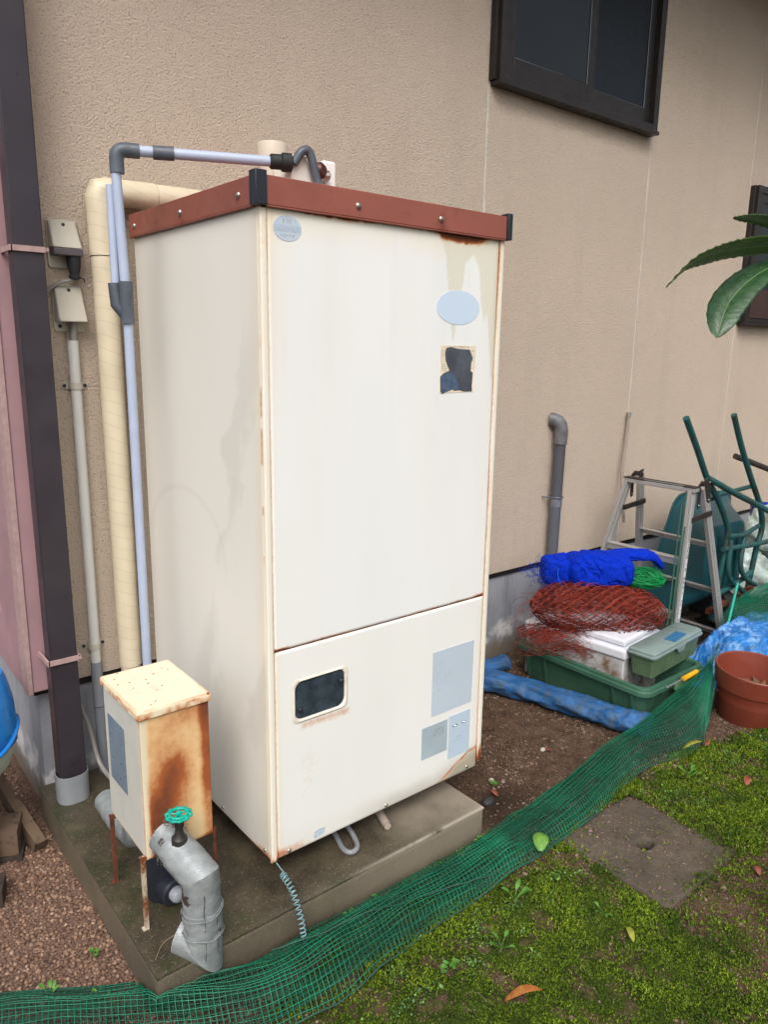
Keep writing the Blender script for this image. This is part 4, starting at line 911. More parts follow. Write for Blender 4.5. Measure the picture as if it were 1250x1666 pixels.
# foam box with lid
fb = thing('foam_box', (2.17, .40, .03), 'dirty white foam box with lid inside the big green crate', 'foam box')
fa = R(6); fc = (2.02, .14)
def fbx(x0, x1, y0, y1, z0, z1, name, mat, bev=.008):
    q = MB(); q.box(fc[0]+x0, fc[0]+x1, fc[1]+y0, fc[1]+y1, z0, z1); rot(q, fc, fa); return q.build(name, mat, fb, bev=bev, seg=3)
fbx(-.035, .33, .01, .555, .013, .245, 'body', M['styrod'])
fbx(-.045, .345, -.0, .565, .246, .300, 'lid_flange', M['styro'], .014)
fbx(-.018, .318, .022, .53, .302, .335, 'lid', M['styro'], .010)
q = MB()
rn = random.Random(8)
for i in range(26):
    x, y = rn.uniform(.05, .29), rn.uniform(.06, .24); a = rn.random()*3
    q.bar((fc[0]+x, fc[1]+y, .3362), (fc[0]+x+.03*rn.random()*math.cos(a), fc[1]+y+.012*math.sin(a), .3375), .004+.004*rn.random(), .002)
rot(q, fc, fa); q.build('dirt_flakes', plain('dirt_flake', (.07, .05, .04), .9), fb)['kind'] = 'stuff'
# small pale green box
gb = thing('tackle_box', (2.22, .07, .2), 'small pale green lidded box with algae stains on the crate rim', 'storage box')
gc = (1.990, .0); ga = R(4.5); Lg, Dg = .485, .128
q = MB(); rs = [ringp(gc[0]+.02, gc[0]+Lg-.02, gc[1]+.012, gc[1]+Dg-.012, cz+.002, .015), ringp(gc[0]+.004, gc[0]+Lg-.004, gc[1]+.002, gc[1]+Dg-.002, cz+.105, .018)]
q.add(rs[0]+rs[1], [(i, (i+1) % k, k+(i+1) % k, k+i) for i in range(k)]+[tuple(range(k))[::-1], tuple(range(k, 2*k))]); rot(q, gc, ga); q.build('body', M['gbox'], gb, smooth=50)
q = MB(); rs = [ringp(gc[0]-.008, gc[0]+Lg+.008, gc[1]-.008, gc[1]+Dg+.008, cz+.103, .022), ringp(gc[0]-.009, gc[0]+Lg+.009, gc[1]-.009, gc[1]+Dg+.009, cz+.112, .022), ringp(gc[0]-.005, gc[0]+Lg+.005, gc[1]-.005, gc[1]+Dg+.005, cz+.115, .022), ringp(gc[0]-.004, gc[0]+Lg+.004, gc[1]-.004, gc[1]+Dg+.004, cz+.126, .020), ringp(gc[0]+.004, gc[0]+Lg-.004, gc[1]+.004, gc[1]+Dg-.004, cz+.133, .018)]
q.add([p for r_ in rs for p in r_], [(j*k+i, j*k+(i+1) % k, (j+1)*k+(i+1) % k, (j+1)*k+i) for j in range(4) for i in range(k)]+[tuple(range(k))[::-1], tuple(range(4*k, 5*k))]); rot(q, gc, ga); q.build('lid', M['glid'], gb, smooth=35)
q = MB(); q.prism([(gc[0]+a, gc[1]-.010, b) for a, b in ((.19, cz+.112), (.285, cz+.112), (.270, cz+.083), (.215, cz+.083))], (0, -.006, 0)); rot(q, gc, ga); q.build('latch', M['glid'], gb, bev=.002)
for i in range(4):
    q = MB(); q.box(gc[0]+.20, gc[0]+.34, gc[1]+.030+i*.014, gc[1]+.040+i*.014, cz+.133, cz+.138); rot(q, (gc[0]+.27, gc[1]+.05), ga+R(4)); q.build('blue_strip', plain('worn_blue', (.03, .16, .34), .5, 0, .3, 60), gb, bev=.001)

# nets on top
E1 = np.array([.778, -.628, 0]); E2 = np.array([.628, .778, 0]); EZ = np.array([0, 0, 1.])
def diamond(fn, nu, nv, r):
    jj = np.arange(nv+1); out = []
    for i in range(nu+1):
        s = np.where((jj+i) % 2, 1, -1)*.5; u = (i+s)/nu; out.append(fn(np.clip(u, 0, 1), jj/nv))
    return wires(np.array(out), r)
def heap(c, a, b, h, sd, amp=.05):
    def f(u, v):
        x = 2*u-1; ph = (-.30+1.60*v)*math.pi
        sh = np.sqrt(np.clip(1-np.abs(x)**2.6, .03, 1))
        nzz = fbm(u*3+sd, v*4+sd*2, sd, 4)-.5; n2 = fbm(u*9+sd, v*9, sd*3, 3)-.5
        rad = 1+nzz*.50+n2*.10
        bulge = -.10*np.sin(u*6+sd)
        return (np.array(c)[None]+np.outer(x*a*(1+.12*nzz), E1)+np.outer(-np.cos(ph)*b*sh*rad, E2)+np.outer(np.sin(ph)*h*sh*rad+amp*n2+bulge*h*.4, EZ))
    return f
rc = (2.15, .42, .392)
parts = []
for q_, (sc, sd) in enumerate(((1, 1), (.975, 1.08), (.94, 1.2), (.88, 1.5), (.79, 2), (.68, 3), (.55, 4))):
    parts.append(diamond(heap((rc[0], rc[1], rc[2]-.01*q_*.3), .335*sc, .20*sc, .122*sc, sd, .05), *((21, 36, .0021) if q_ < 3 else (24, 40, .0019))))
# tail draped over the crate rim, left end
def tail(sd, sc):
    def f(u, v):
        x = 2*u-1; n_ = fbm(u*4+sd, v*4, sd, 4)-.5
        p = np.outer(1+0*x, (1.955, .47, .262)) + np.outer(x*.23*sc+.05*n_, E1)
        ph = (-.2+1.4*v)*math.pi
        return p+np.outer(-np.cos(ph)*.10*sc*(1+n_)-.02, E2)+np.outer(np.sin(ph)*.075*sc*(1+n_*1.2)-.02*np.abs(x)+.02*n_, EZ)
    return f
for sd, sc in ((11, 1), (12, .85), (13, .7), (14, .5)): parts.append(diamond(tail(sd, sc), 17, 26, .0018))
fray = []
for i in range(14):
    p = np.array(rc)-E1*RNG.uniform(.27, .34)+E2*RNG.normal(0, .05)+EZ*RNG.uniform(-.02, .06); st = [p]
    d = -E1*RNG.uniform(.004, .014)+EZ*RNG.uniform(-.004, .008)
    for j in range(9): d = d+EZ*-.0022+RNG.normal(0, .004, 3); st.append(st[-1]+d)
    fray.append(st)
parts.append(wires(np.array(fray), .0012))
Vw, Fw = merge(parts); o = np_obj('red_net', Vw, Fw, M['redn']); tag(o, 'heap of rust-red knotted netting on the foam box under the blue net', 'net')
# green twine ball
gcn = np.array((2.42, .36, .515)); L_ = []
for i in range(130):
    ax_ = RNG.normal(0, 1, 3); ax_ /= np.linalg.norm(ax_); w1 = np.cross(ax_, [.3, .5, .8]); w1 /= np.linalg.norm(w1); w2 = np.cross(ax_, w1)
    t = np.linspace(0, RNG.uniform(2, 5), 14)+RNG.uniform(0, 6); rr = RNG.uniform(.7, 1.02); off = RNG.normal(0, .15)
    p = (np.cos(t)[:, None]*w1+np.sin(t)[:, None]*w2+off*ax_)*rr+RNG.normal(0, .03, (14, 3)); L_.append(gcn+p[:, :1]*.12*E1+p[:, 1:2]*.09*E2+p[:, 2:]*.055*EZ)
Vw, Fw = wires(np.array(L_), .0016); tag(np_obj('green_net', Vw, Fw, M['grn']), 'bright green tangled twine net on the red heap, under the blue net flap', 'net')
# folded blue net
cc_ = lambda p: np.cos(p)*1.2
def bl_surface(c, a, b, h, sd, flap=0, nu=150, nv=110):
    u, v = np.meshgrid(np.linspace(0, 1, nu), np.linspace(0, 1, nv), indexing='ij'); x = 2*u-1; ph = 2*math.pi*v
    sh = np.clip(1-np.abs(x)**7, 0, 1)**.35
    n1 = fbm(u*2.2+sd, np.cos(ph)*1.1+sd, np.sin(ph)*1.1, 3)-.5; n2 = fbm(u*9+sd, np.cos(ph)*3, np.sin(ph)*3+sd, 4)-.5
    cc = np.cos(ph); ss = np.sin(ph); e = .62
    cx = np.sign(cc)*np.abs(cc)**e; cy = np.sign(ss)*np.abs(ss)**e
    cr_ = np.abs(fbm(u*5+sd*3+cc_(ph), np.sin(ph)*2+u*2, sd, 3)-.5); rad = 1+.30*n1+.12*n2-.09*sst(.07, .0, cr_)
    ang = flap*x
    P = np.array(c)+ (x*a)[..., None]*E1 + (cx*b*sh*rad)[..., None]*E2 + ((cy*h*sh*rad)+.03*n1+.035*(cx*-1)*0-.10*(cx < 0)*0)[..., None]*EZ
    P[..., 2] += -.16*(np.clip(x-.25, 0, 1))**2*flap
    P[..., 2] -= .22*b*0
    idx = np.arange(nu*nv).reshape(nu, nv)
    F = np.stack([idx[:-1, :-1], idx[1:, :-1], idx[1:, 1:], idx[:-1, 1:]], -1).reshape(-1, 4)
    return P.reshape(-1, 3), F
bc1 = bl_surface((2.235, .50, .565), .170, .125, .080, 2.2)
bc2 = bl_surface((2.440, .405, .628), .13, .065, .024, 5.1, .75)
bc3 = bl_surface((2.085, .64, .550), .085, .085, .070, 8.3)
Vb, Fb = merge([bc1, bc2, bc3]); bo = np_obj('blue_net', Vb, Fb, M['bluen']); tag(bo, 'folded bright blue fine-mesh net on top of the red heap', 'net')
L_ = []
for i in range(110):
    p = np.array((2.02, .68, .545))+E1*RNG.normal(0, .035)+E2*RNG.normal(-.03, .03)+EZ*RNG.normal(-.01, .032); d = RNG.normal(0, .005, 3); st = [p]
    for j in range(9): d = d*.6+RNG.normal(0, .0045, 3); st.append(st[-1]+d)
    L_.append(st)
Vw, Fw = wires(np.array(L_), .0010); np_obj('loose_strands', Vw, Fw, plain('blue_strand', (.004, .04, .45), .6), bo)
q = MB(); q.tube(smooth_path([(2.16, .50, .47), (2.13, .47, .52), (2.16, .50, .59), (2.22, .56, .612), (2.27, .62, .60)], 6), .0025, 6)
q.tube(smooth_path([(2.05, .60, .60), (2.00, .57, .56), (2.01, .55, .50), (2.05, .56, .47)], 6), .002, 6); q.build('draw_cord', plain('blue_cord', (.01, .08, .5), .5), bo)

# rolled old tarp beside the crate
rp = smooth_path([(1.48, .80, .058), (1.62, .67, .055), (1.705, .49, .053), (1.76, .29, .053), (1.80, .11, .052), (1.835, -.02, .052), (1.865, -.09, .050)], 14)
def tarp_roll(path, r0, n=48):
    V = []; m = len(path)
    for i, p in enumerate(path):
        t = (path[min(i+1, m-1)]-path[max(i-1, 0)]).normalized(); u = t.cross(Vector((0, 0, 1))).normalized(); w = u.cross(t)
        for k_ in range(n):
            a = 2*math.pi*k_/n; s = i/m
            rr = r0*(1-.10*abs(float(fbm(s*26+3, math.cos(a)*2.2, math.sin(a)*2.2, 4))-.5)*4+.26*(float(fbm(s*14, math.cos(a)*1.6+4, math.sin(a)*1.6, 4))-.5)*2+.05*math.sin(a*5+s*25))
            q_ = p+u*math.cos(a)*rr*1.05+w*math.sin(a)*rr*.85; V.append((q_.x, q_.y, max(q_.z, .003)))
    idx = np.arange(m*n).reshape(m, n); F = np.stack([idx[:-1], np.roll(idx[:-1], -1, 1), np.roll(idx[1:], -1, 1), idx[1:]], -1).reshape(-1, 4)
    return np.array(V), F
V_, F_ = tarp_roll(rp, .062); V2_, F2_ = tarp_roll([p+Vector((0, 0, 0)) for p in rp[-30:]]+[Vector((1.895, -.125, .055))], .045)
tr = thing('rolled_tarp', (1.8, .3, 0), 'rolled faded blue tarp lying on the soil along the green crate', 'tarp')
np_obj('roll', V_, F_, M['tarp'], tr); np_obj('inner_roll', V2_, F2_, plain('dark_tarp_inside', (.04, .05, .045), .7, 0, .4, 20), tr)
V3_, F3_ = tarp_roll(smooth_path([(1.60, .78, .05), (1.72, .78, .055), (1.86, .76, .06)], 10), .045); np_obj('loose_end', V3_, F3_, M['tarp'], tr)

# stepladder
ld = thing('stepladder', (2.85, .5, 0), 'dull aluminium stepladder standing open behind the green crate', 'stepladder')
def rail(name, a, b):
    a, b = Vector(a), Vector(b); d = (b-a).normalized(); side = Vector((0, 1, 0)); w = d.cross(side).normalized()
    q = MB()
    q.bar(a, b, .050, .003, up=(0, 1, 0)); 
    q.bar(a+w*.0235+side*.010, b+w*.0235+side*.010, .003, .020, up=(0, 1, 0)); q.bar(a-w*.0235+side*.010, b-w*.0235+side*.010, .003, .020, up=(0, 1, 0)); q.bar(a-side*.003, b-side*.003, .012, .003, up=(0, 1, 0))
    return q.build(name, M['alu'], ld)
Bt, Bf = (2.715, .285, .955), (2.505, .195, .0); Ct, Cf = (2.835, .285, .955), (3.150, .235, -.005)
At, Af = (2.715, .665, .955), (2.505, .80, .0); Dt, Df = (2.835, .665, .955), (3.150, .80, .0)
for a, b in ((Bt, Bf), (Ct, Cf), (At, Af), (Dt, Df)): rail('rail', a, b)
L3 = lambda a, b, t: tuple(Vector(a).lerp(Vector(b), t))
for (a0, a1, b0, b1), ts in (((Bt, Bf, At, Af), (.37, .66, .93)), ((Ct, Cf, Dt, Df), (.33, .62, .90))):
    for t in ts:
        p, q_ = Vector(L3(a0, a1, t)), Vector(L3(b0, b1, t)); m = MB(); sx_ = 1 if a0 is Bt else -1
        m.bar(p+Vector((0, .004, 0)), q_-Vector((0, .004, 0)), .050 if sx_ > 0 else .030, .004); m.bar(p+Vector((-.02*sx_, .004, -.016)), q_+Vector((-.02*sx_, -.004, -.016)), .003, .032)
        m.build('step', M['alu'], ld)
q = MB(); q.box(2.690, 2.745, .270, .688, .945, .968); q.build('top_plate', M['alu'], ld, bev=.003); q = MB(); q.box(2.688, 2.747, .268, .692, .9685, .974); q.build('black_edge', M['alud'], ld, bev=.001)
MB().box(2.689, 2.6897, .33, .56, .962, .976).build('top_label', plain('pale_label', (.50, .50, .48), .5), ld)
for y in (.275, .675):
    q = MB(); q.prism([(2.745, y, .985), (2.77, y, .99), (2.775, y, .86), (2.757, y, .85), (2.748, y, .87)], (0, .004, 0)); q.prism([(2.80, y, .99), (2.86, y, 1.005), (2.875, y, .89), (2.868, y, .87), (2.85, y, .88), (2.82, y, .96)], (0, .004, 0)); q.lathe([(.014, 0), (.014, .02)], (2.785, y+.01, .985), (0, -1, 0), 12); q.bar((2.76, y+.002, .98), (2.83, y+.002, .985), .02, .006, up=(0, 1, 0)); q.build('hinge', M['alud'], ld)
    for x, z in ((2.762, .87), (2.765, .965), (2.855, .985), (2.860, .89)): screw((x, y, z), (0, -1, 0), .006, M['chrome'], ld)
    m = MB(); m.bar((2.688, y-.004, .80), (2.895, y-.004, .815), .026, .012, up=(0, 1, 0)); m.build('spreader', M['alud'], ld)
q = MB(); a, b = Vector(L3(Bt, Bf, .28)), Vector(L3(Bt, Bf, .93)); q.bar(a-Vector((0, .0075, 0)), b-Vector((0, .0075, 0)), .018, .001, up=(0, 1, 0)); rl = q.build('rail_label', plain('rail_label_pale', (.60, .61, .60), .5), ld)
q = MB(); rn = random.Random(5)
for i in range(40):
    t = rn.random(); p = a.lerp(b, t)-Vector((0, .0086, 0)); q.bar(p, p+(b-a).normalized()*rn.uniform(.004, .016), rn.uniform(.002, .011), .0006, up=(0, 1, 0))
q.build('label_marks', M['ink'], rl)
for T, Bm in ((Bt, Bf), (Ct, Cf)):
    for t in (.37, .62, .66, .90): screw(tuple(Vector(L3(T, Bm, t))-Vector((0, .003, 0))), (0, -1, 0), .006, M['chrome'], ld)
for i, (dx, tz) in enumerate(((0, .97), (-.035, .90), (.02, .78))):
    tag(MB().tube(smooth_path([(2.60+dx, .262, tz), (2.57+dx, .25, .62), (2.535+dx, .235, .40), (2.50+dx*1.3, .215, .10)], 6), .0042, 8).build('garden_stake', plain('green_stake', (.035, .10, .07), .5, 0, .3, 40)),
        ['thin dark green stake leaning on the ladder, tallest of the three', 'thin dark green stake leaning on the ladder, leftmost of the three', 'shortest thin green stake, close beside the ladder rail'][i], 'garden stake', 'stakes leaning on the stepladder')

# wheelbarrow stood on its nose against the wall
wb = thing('wheelbarrow', (3.4, .5, 0), 'teal wheelbarrow stood on its nose with handles up behind the stepladder', 'wheelbarrow')
def rq(c, y, r, n=5):     # rounded quad; c: top-right, top-left, bottom-left, bottom-right (x, z)
    out = []; P = [Vector((x, y, z)) for x, z in c]
    for i in range(4):
        p, a, b = P[i], P[i-1], P[(i+1) % 4]; ra = (a-p).normalized()*r; rb = (b-p).normalized()*r
        out += [p+ra*(1-t)**2+rb*t*t for t in [j/n for j in range(n+1)]]
    return out
q = MB(); rim = [(3.98, .74), (3.30, .80), (2.93, .0), (3.84, .0)]; mid = [(3.84, .70), (3.27, .755), (2.97, .09), (3.74, .08)]; bot = [(3.50, .66), (3.09, .67), (3.09, .28), (3.50, .27)]
ex = lambda c, k: [(x+k*(1 if i in (0, 3) else -1), max(z+k*(1 if i < 2 else -1), -.01)) for i, (x, z) in enumerate(c)]
rs = [rq(bot, .360, .06), rq(ex(bot, .02), .368, .07), rq(mid, .60, .10), rq(rim, .690, .11), rq(ex(rim, .015), .692, .11), rq(ex(rim, .015), .705, .11), rq(ex(rim, -.01), .703, .10), rq(ex(bot, -.02), .376, .06)]
k = len(rs[0]); q.add([p for r_ in rs for p in r_], [(j*k+i, j*k+(i+1) % k, (j+1)*k+(i+1) % k, (j+1)*k+i) for j in range(len(rs)-1) for i in range(k)]+[tuple(range(k))[::-1], tuple(range((len(rs)-1)*k, len(rs)*k))])
q.build('tray', M['tealp'], wb, smooth=50)
for x in (3.20, 3.31, 3.42): MB().tube([(x, .358, .30), (x, .352, .34), (x, .352, .56), (x, .358, .62)], .012, 8).build('tray_rib', M['tealp'], wb)
hl = smooth_path([(3.135, .325, .14), (3.142, .315, .306), (3.150, .305, .47), (3.166, .300, .613), (3.150, .300, .704), (3.019, .300, .861), (2.872, .300, .996), (2.730, .300, 1.171), (2.590, .300, 1.336)], 6)
hr = smooth_path([(3.546, .330, .16), (3.548, .315, .323), (3.562, .305, .514), (3.588, .300, .625), (3.533, .300, .764), (3.360, .300, .966), (3.205, .300, 1.154), (3.080, .300, 1.330)], 6)
for h in (hl, hr): MB().tube(h, .0165, 12).build('handle_tube', M['tealt'], wb)
MB().tube(smooth_path([(2.84, .288, 1.01), (2.93, .265, .97), (3.03, .26, .93), (3.30, .245, .83), (3.60, .22, .715), (3.70, .21, .68)], 6), .017, 12).build('cross_leg', M['tealt'], wb)
MB().tube([(2.93, .33, .862), (3.10, .33, .885), (3.46, .315, .90)], .013, 10).build('rear_brace', M['tealt'], wb)
MB().tube([(3.15, .285, .645), (3.30, .275, .630), (3.52, .29, .655)], .013, 10).build('cross_bar', M['tealt'], wb)
MB().tube([(3.105, .285, .575), (3.40, .275, .555), (3.75, .27, .540)], .015, 10).build('cross_bar', M['tealt'], wb)
for P_ in ([(3.174, .28, .62), (3.162, .27, .457), (3.21, .265, .375), (3.33, .26, .30), (3.44, .25, .22)], [(3.335, .28, .62), (3.303, .27, .469), (3.345, .265, .385), (3.42, .26, .335), (3.50, .26, .30)]):
    MB().tube(smooth_path(P_, 7), .0145, 10).build('leg_tube', M['tealt'], wb)
MB().tube([(3.10, .30, .30), (3.30, .29, .33), (3.50, .29, .37)], .016, 10).build('axle_tube', M['tealt'], wb)
MB().bar((3.08, .32, .20), (3.55, .30, .26), .03, .03).build('axle_bar', M['rust'], wb)
q = MB(); q.lathe([(.05, -.03), (.13, -.035), (.155, -.018), (.155, .018), (.13, .035), (.05, .03)], (3.30, .40, .155), (1, 0, .1), 28); w_ = q.build('wheel', M['blackr'], wb)

# stick, far clutter
tag(MB().tube([(2.87, .12, .03), (3.06, .16, .42)], .0075, 10).build('garden_stick', plain('turquoise_stick', (.0, .33, .25), .4)), 'turquoise stick leaning beside the right ladder leg', 'stick')
bs_ = thing('timber_scrap', (3.0, .5, 0), 'wood scraps lying in the dark behind the ladder feet', 'wood scraps')
for a, b in (((2.75, .45, .03), (3.5, .62, .06)), ((3.25, .33, .10), (3.75, .62, .30)), ((2.9, .62, .02), (3.6, .38, .16))): plank('board', a, b, .07, .02, M['wood'] if a[2] > .05 else M['woodd'], bs_)
tag(MB().box(3.28, 3.50, .40, .60, .0, .17).build('concrete_block', plain('block', (.20, .17, .14), .9), bev=.01), 'small brownish block on the ground behind the ladder foot', 'block')
cl_ = thing('plastic_bag', (4.1, .55, 0), 'pale clear plastic bags bundled behind the wheelbarrow at the right edge', 'plastic bag')
for i, (x, y, z, r_) in enumerate(((4.05, .60, .18, .2), (4.22, .5, .48, .17), (4.45, .45, .2, .25), (4.30, .38, .68, .10))):
    u, v = np.meshgrid(np.linspace(0, 2*np.pi, 60), np.linspace(0.01, np.pi-.01, 36), indexing='ij'); rad = r_*(1+.35*(fbm(np.cos(u)*np.sin(v)*2.5+i*9, np.sin(u)*np.sin(v)*2.5, np.cos(v)*2.5, 5)-.5)*2)
    P = np.stack([x+rad*np.cos(u)*np.sin(v), y+rad*np.sin(u)*np.sin(v), z+rad*np.cos(v)], -1); idx = np.arange(60*36).reshape(60, 36)
    F = np.stack([idx[:-1, :-1], idx[1:, :-1], idx[1:, 1:], idx[:-1, 1:]], -1).reshape(-1, 4); np_obj('bag', P.reshape(-1, 3), F, M['bag'], cl_, smooth=60)
tag(MB().lathe([(.11, 0), (.13, .24), (.135, .25), (.12, .25), (.10, .02)], (4.42, .62, .36), (0, 0, 1), 28).build('blue_bucket', plain('bright_blue', (.008, .04, .35), .4)), 'bright blue bucket behind the wheelbarrow handle at the right edge', 'bucket')
tag(MB().tube([(3.98, .70, .985), (4.6, .60, .80)], .02, 10).build('brown_pole', plain('dark_pole', (.03, .022, .018), .7)), 'dark rusty pole reaching in from the right edge behind the handle', 'pole')
for i, (a, b) in enumerate((((3.85, .30, .05), (3.98, .34, .95)), ((3.95, .28, .05), (4.02, .33, .90)), ((4.04, .3, .05), (4.2, .36, .95)))):
    tag(MB().tube([a, b], .007, 8).build('plant_stake', plain('pale_green_stake', (.16, .30, .20), .5)), 'pale green plant stake at the right edge by the bags, %s' % ('left one', 'middle one', 'right one')[i], 'garden stake', 'stakes by the plastic bags')

# terracotta pot
pt = thing('flower_pot', (2.42, -.21, 0), 'big terracotta plastic pot with dead leaves at the right edge', 'flower pot')
pc = (2.395, -.262, 0)
MB().lathe([(.10, .000), (.128, .002), (.132, .008), (.160, .160), (.169, .163), (.180, .238), (.181, .246), (.177, .250), (.170, .246), (.160, .17), (.150, .10), (.02, .10)], pc, (.05, -.055, 1), 64).build('pot', M['pot'], pt, smooth=30)
q = []
for i in range(90):
    a_ = RNG.uniform(0, 6.28); r_ = RNG.uniform(0, .13); p = np.array([pc[0]+r_*math.cos(a_), pc[1]+r_*math.sin(a_), .115+RNG.uniform(0, .03)]); d = RNG.normal(0, .02, 3); d[2] *= .5; e_ = np.cross(d, [0, 0, 1.])*.35+np.array([0, 0, RNG.normal(0, .005)]); q.append(np.array([p-d, p+e_, p+d, p-e_]))
Vl = np.concatenate(q); np_obj('dead_leaves', Vl, np.arange(len(Vl)).reshape(-1, 4), m_stone('leaf_litter', [(.10, .05, .02), (.25, .13, .06), (.06, .035, .02), (.35, .22, .10)]), pt, smooth=None)

# crumpled blue sheet
u, v = np.meshgrid(np.linspace(0, 1, 170), np.linspace(0, 1, 120), indexing='ij')
X_ = 2.50+.95*u; Y_ = -.26+.50*v+.06*u
wu = u+.12*fbm(u*5, v*5, 9, 3); wv = v+.2*fbm(u*4, v*4, 12, 3); n1 = np.abs(fbm((wu+wv*.4)*7+3, wv*3+1, 0, 5)-.5)*2; n2 = np.abs(fbm(wu*20+wv*8, wv*12+4, 2, 4)-.5)*2
edge = np.minimum(np.minimum(u, 1-u)*5, np.minimum(v, 1-v)*4).clip(0, 1)**.6
Z_ = edge*(.16*sst(0, .35, u)*(1-.35*v)+.02+.13*(1-n1)*.6+.05*(1-n2)) - .03
idx = np.arange(170*120).reshape(170, 120); F = np.stack([idx[:-1, :-1], idx[1:, :-1], idx[1:, 1:], idx[:-1, 1:]], -1).reshape(-1, 4)
tag(np_obj('blue_sheet', np.stack([X_+.03*(n2-.5), Y_+.03*(n1-.5), Z_], -1).reshape(-1, 3), F, M['tarp2'], smooth=180), 'crumpled bright blue sheet behind the terracotta pot', 'tarp')

# ============================================================ GREEN NETS
def pl3(P, t):
    P = np.array(P, float); s = np.r_[0, np.cumsum(np.linalg.norm(np.diff(P, axis=0), axis=1))]; s /= s[-1]
    t = np.asarray(t); return np.stack([np.interp(t, s, P[:, i]) for i in range(3)], -1)
from math import pi
def smooth_np(P, k=10): return np.array([tuple(p) for p in smooth_path(P, k)])
BK = smooth_np([(-1.05, .30, .0), (-.72, .20, .0), (-.45, .03, .0), (-.20, -.135, .03), (.08, -.14, .02), (.35, -.15, .02), (.66, -.16, .02), (.93, -.13, .02), (1.22, -.11, .03), (1.52, -.08, .05), (1.80, -.085, .09), (2.08, -.088, .15), (2.36, -.08, .20)])
FT = smooth_np([(-1.10, .12, .0), (-.78, .02, .0), (-.52, -.15, .0), (-.28, -.30, .0), (-.08, -.36, .0), (.25, -.345, .0), (.58, -.33, .0), (.90, -.315, .0), (1.15, -.30, .0), (1.42, -.245, .0), (1.66, -.22, .0), (1.86, -.27, .0), (2.06, -.24, .03), (2.28, -.14, .12)])
def net_fn(layer):
    def f(s, t):
        s = np.clip(s+.0022*(fbm(s*60, t*3, layer+4, 3)-.5)+layer*.0018, 0, 1); b = pl3(BK, s); g = pl3(FT, s)
        lo = .0+.05*layer; hi = 1-.03*layer
        tt = lo+(hi-lo)*t
        # folds gather threads in dense strips
        tt = tt+(.030+.015*layer)*np.sin(2*pi*(tt*2.0+.6*layer+1.1*fbm(s*5, 0*s, layer, 3)))
        tt = np.clip(tt, 0, 1)
        sw = .10*(fbm(s*9, tt*1.5, layer*3, 3)-.5)
        p = g*(1-tt)[:, None]+b*tt[:, None]
        hump = .055*np.sin(pi*np.clip(tt, 0, 1))**.7*(1-.3*layer)*(.5+.9*fbm(s*11+layer*5, tt*2, 7, 3)) + .028*(fbm(s*26, tt*6, layer+2, 3)-.4)
        p[:, 2] += np.clip(hump, .0, 1)+.006+.006*layer
        p[:, 1] += sw*.35
        p[:, 2] = np.maximum(p[:, 2], gz(p[:, 0], p[:, 1])+.006)
        inpad = (p[:, 0] > PX0-.01) & (p[:, 0] < PX1+.01) & (p[:, 1] > PY0-.012)
        p[:, 1] = np.where(inpad, PY0-.014, p[:, 1])
        return p
    return f
def grid_net(fn, ns, nt, r, ds=1, dt=1):
    S, T = np.meshgrid(np.linspace(0, 1, ns), np.linspace(0, 1, nt), indexing='ij')
    P = fn(S.ravel(), T.ravel()).reshape(ns, nt, 3)
    return [wires(P[::ds], r), wires(np.swapaxes(P, 0, 1)[::dt], r)]
gn = thing('mesh_net', (.4, -.25, 0), 'long strip of green garden mesh lying along the pad to the crate', 'net')
M['gnetd'] = plain('shaded_green_mesh', (.003, .085, .045), .45, 0, .4, 5)  # same mesh for the underlayers, shade beneath the top layer put into its colour
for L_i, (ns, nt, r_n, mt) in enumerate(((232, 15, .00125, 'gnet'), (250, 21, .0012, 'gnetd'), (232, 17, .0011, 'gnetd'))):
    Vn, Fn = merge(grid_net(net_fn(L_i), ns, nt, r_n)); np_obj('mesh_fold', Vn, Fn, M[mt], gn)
s_ = np.linspace(0, 1, 240); cord = net_fn(0)(s_, 0*s_+.02); cord2 = net_fn(1)(np.linspace(.30, .52, 80), np.linspace(.9, .05, 80)); cord2[:, 2] += .012
Vn, Fn = merge([wires(cord[None], .0026, 5)]); np_obj('edge_cord', Vn, Fn, M['twine2'], gn)
Vn, Fn = wires(cord2[None], .0022, 5); np_obj('loose_cord', Vn, Fn, M['twine2'], gn)
# piece hanging from the crate's right corner over the sheet
def drape(s, t):
    top = pl3([(2.33, -.07, .205), (2.48, -.03, .215), (2.66, .04, .19), (2.85, .10, .17)], s); bot = pl3([(1.97, -.28, .01), (2.06, -.23, .01), (2.16, -.17, .02), (2.40, -.04, .10)], s)
    tw = t+.04*np.sin(9*t+4*s); p = top*(1-tw)[:, None]+bot*tw[:, None]; p[:, 2] += .035*np.sin(pi*t)+.03*(fbm(s*6, t*6, 4, 3)-.5); p[:, 2] = np.maximum(p[:, 2], .01); return p
pd = []
pd += grid_net(drape, 26, 34, .0011); Vn, Fn = merge(pd); tag(np_obj('mesh_drape', Vn, Fn, M['gnet2']), 'faded green mesh draped between the crate corner and the terracotta pot', 'net')
def heap2(s, t):
    a_ = -.2+pi*1.15*s; c = np.array([3.50, .16, .0]); hh = .34*np.sin(np.clip(t, 0, 1)*pi*.5)**.8
    rr = .48*np.cos(t*pi*.5)**.7+.02; x = c[0]-np.cos(a_)*rr; y = c[1]-np.sin(a_)*rr*.75; z = hh+.03*(fbm(s*8, t*5, 2, 3)-.5)*2
    return np.stack([x, y, np.maximum(z, .015)], -1)
pd = grid_net(heap2, 100, 46, .0011)+grid_net(lambda s, t: heap2(s, t)*np.array([.97, .97, .92])+np.array([.10, .0, 0]), 80, 36, .0011)
Vn, Fn = merge(pd); tag(np_obj('mesh_heap', Vn, Fn, M['gnet']), 'mound of dark green mesh behind the blue sheet at the right edge', 'net')

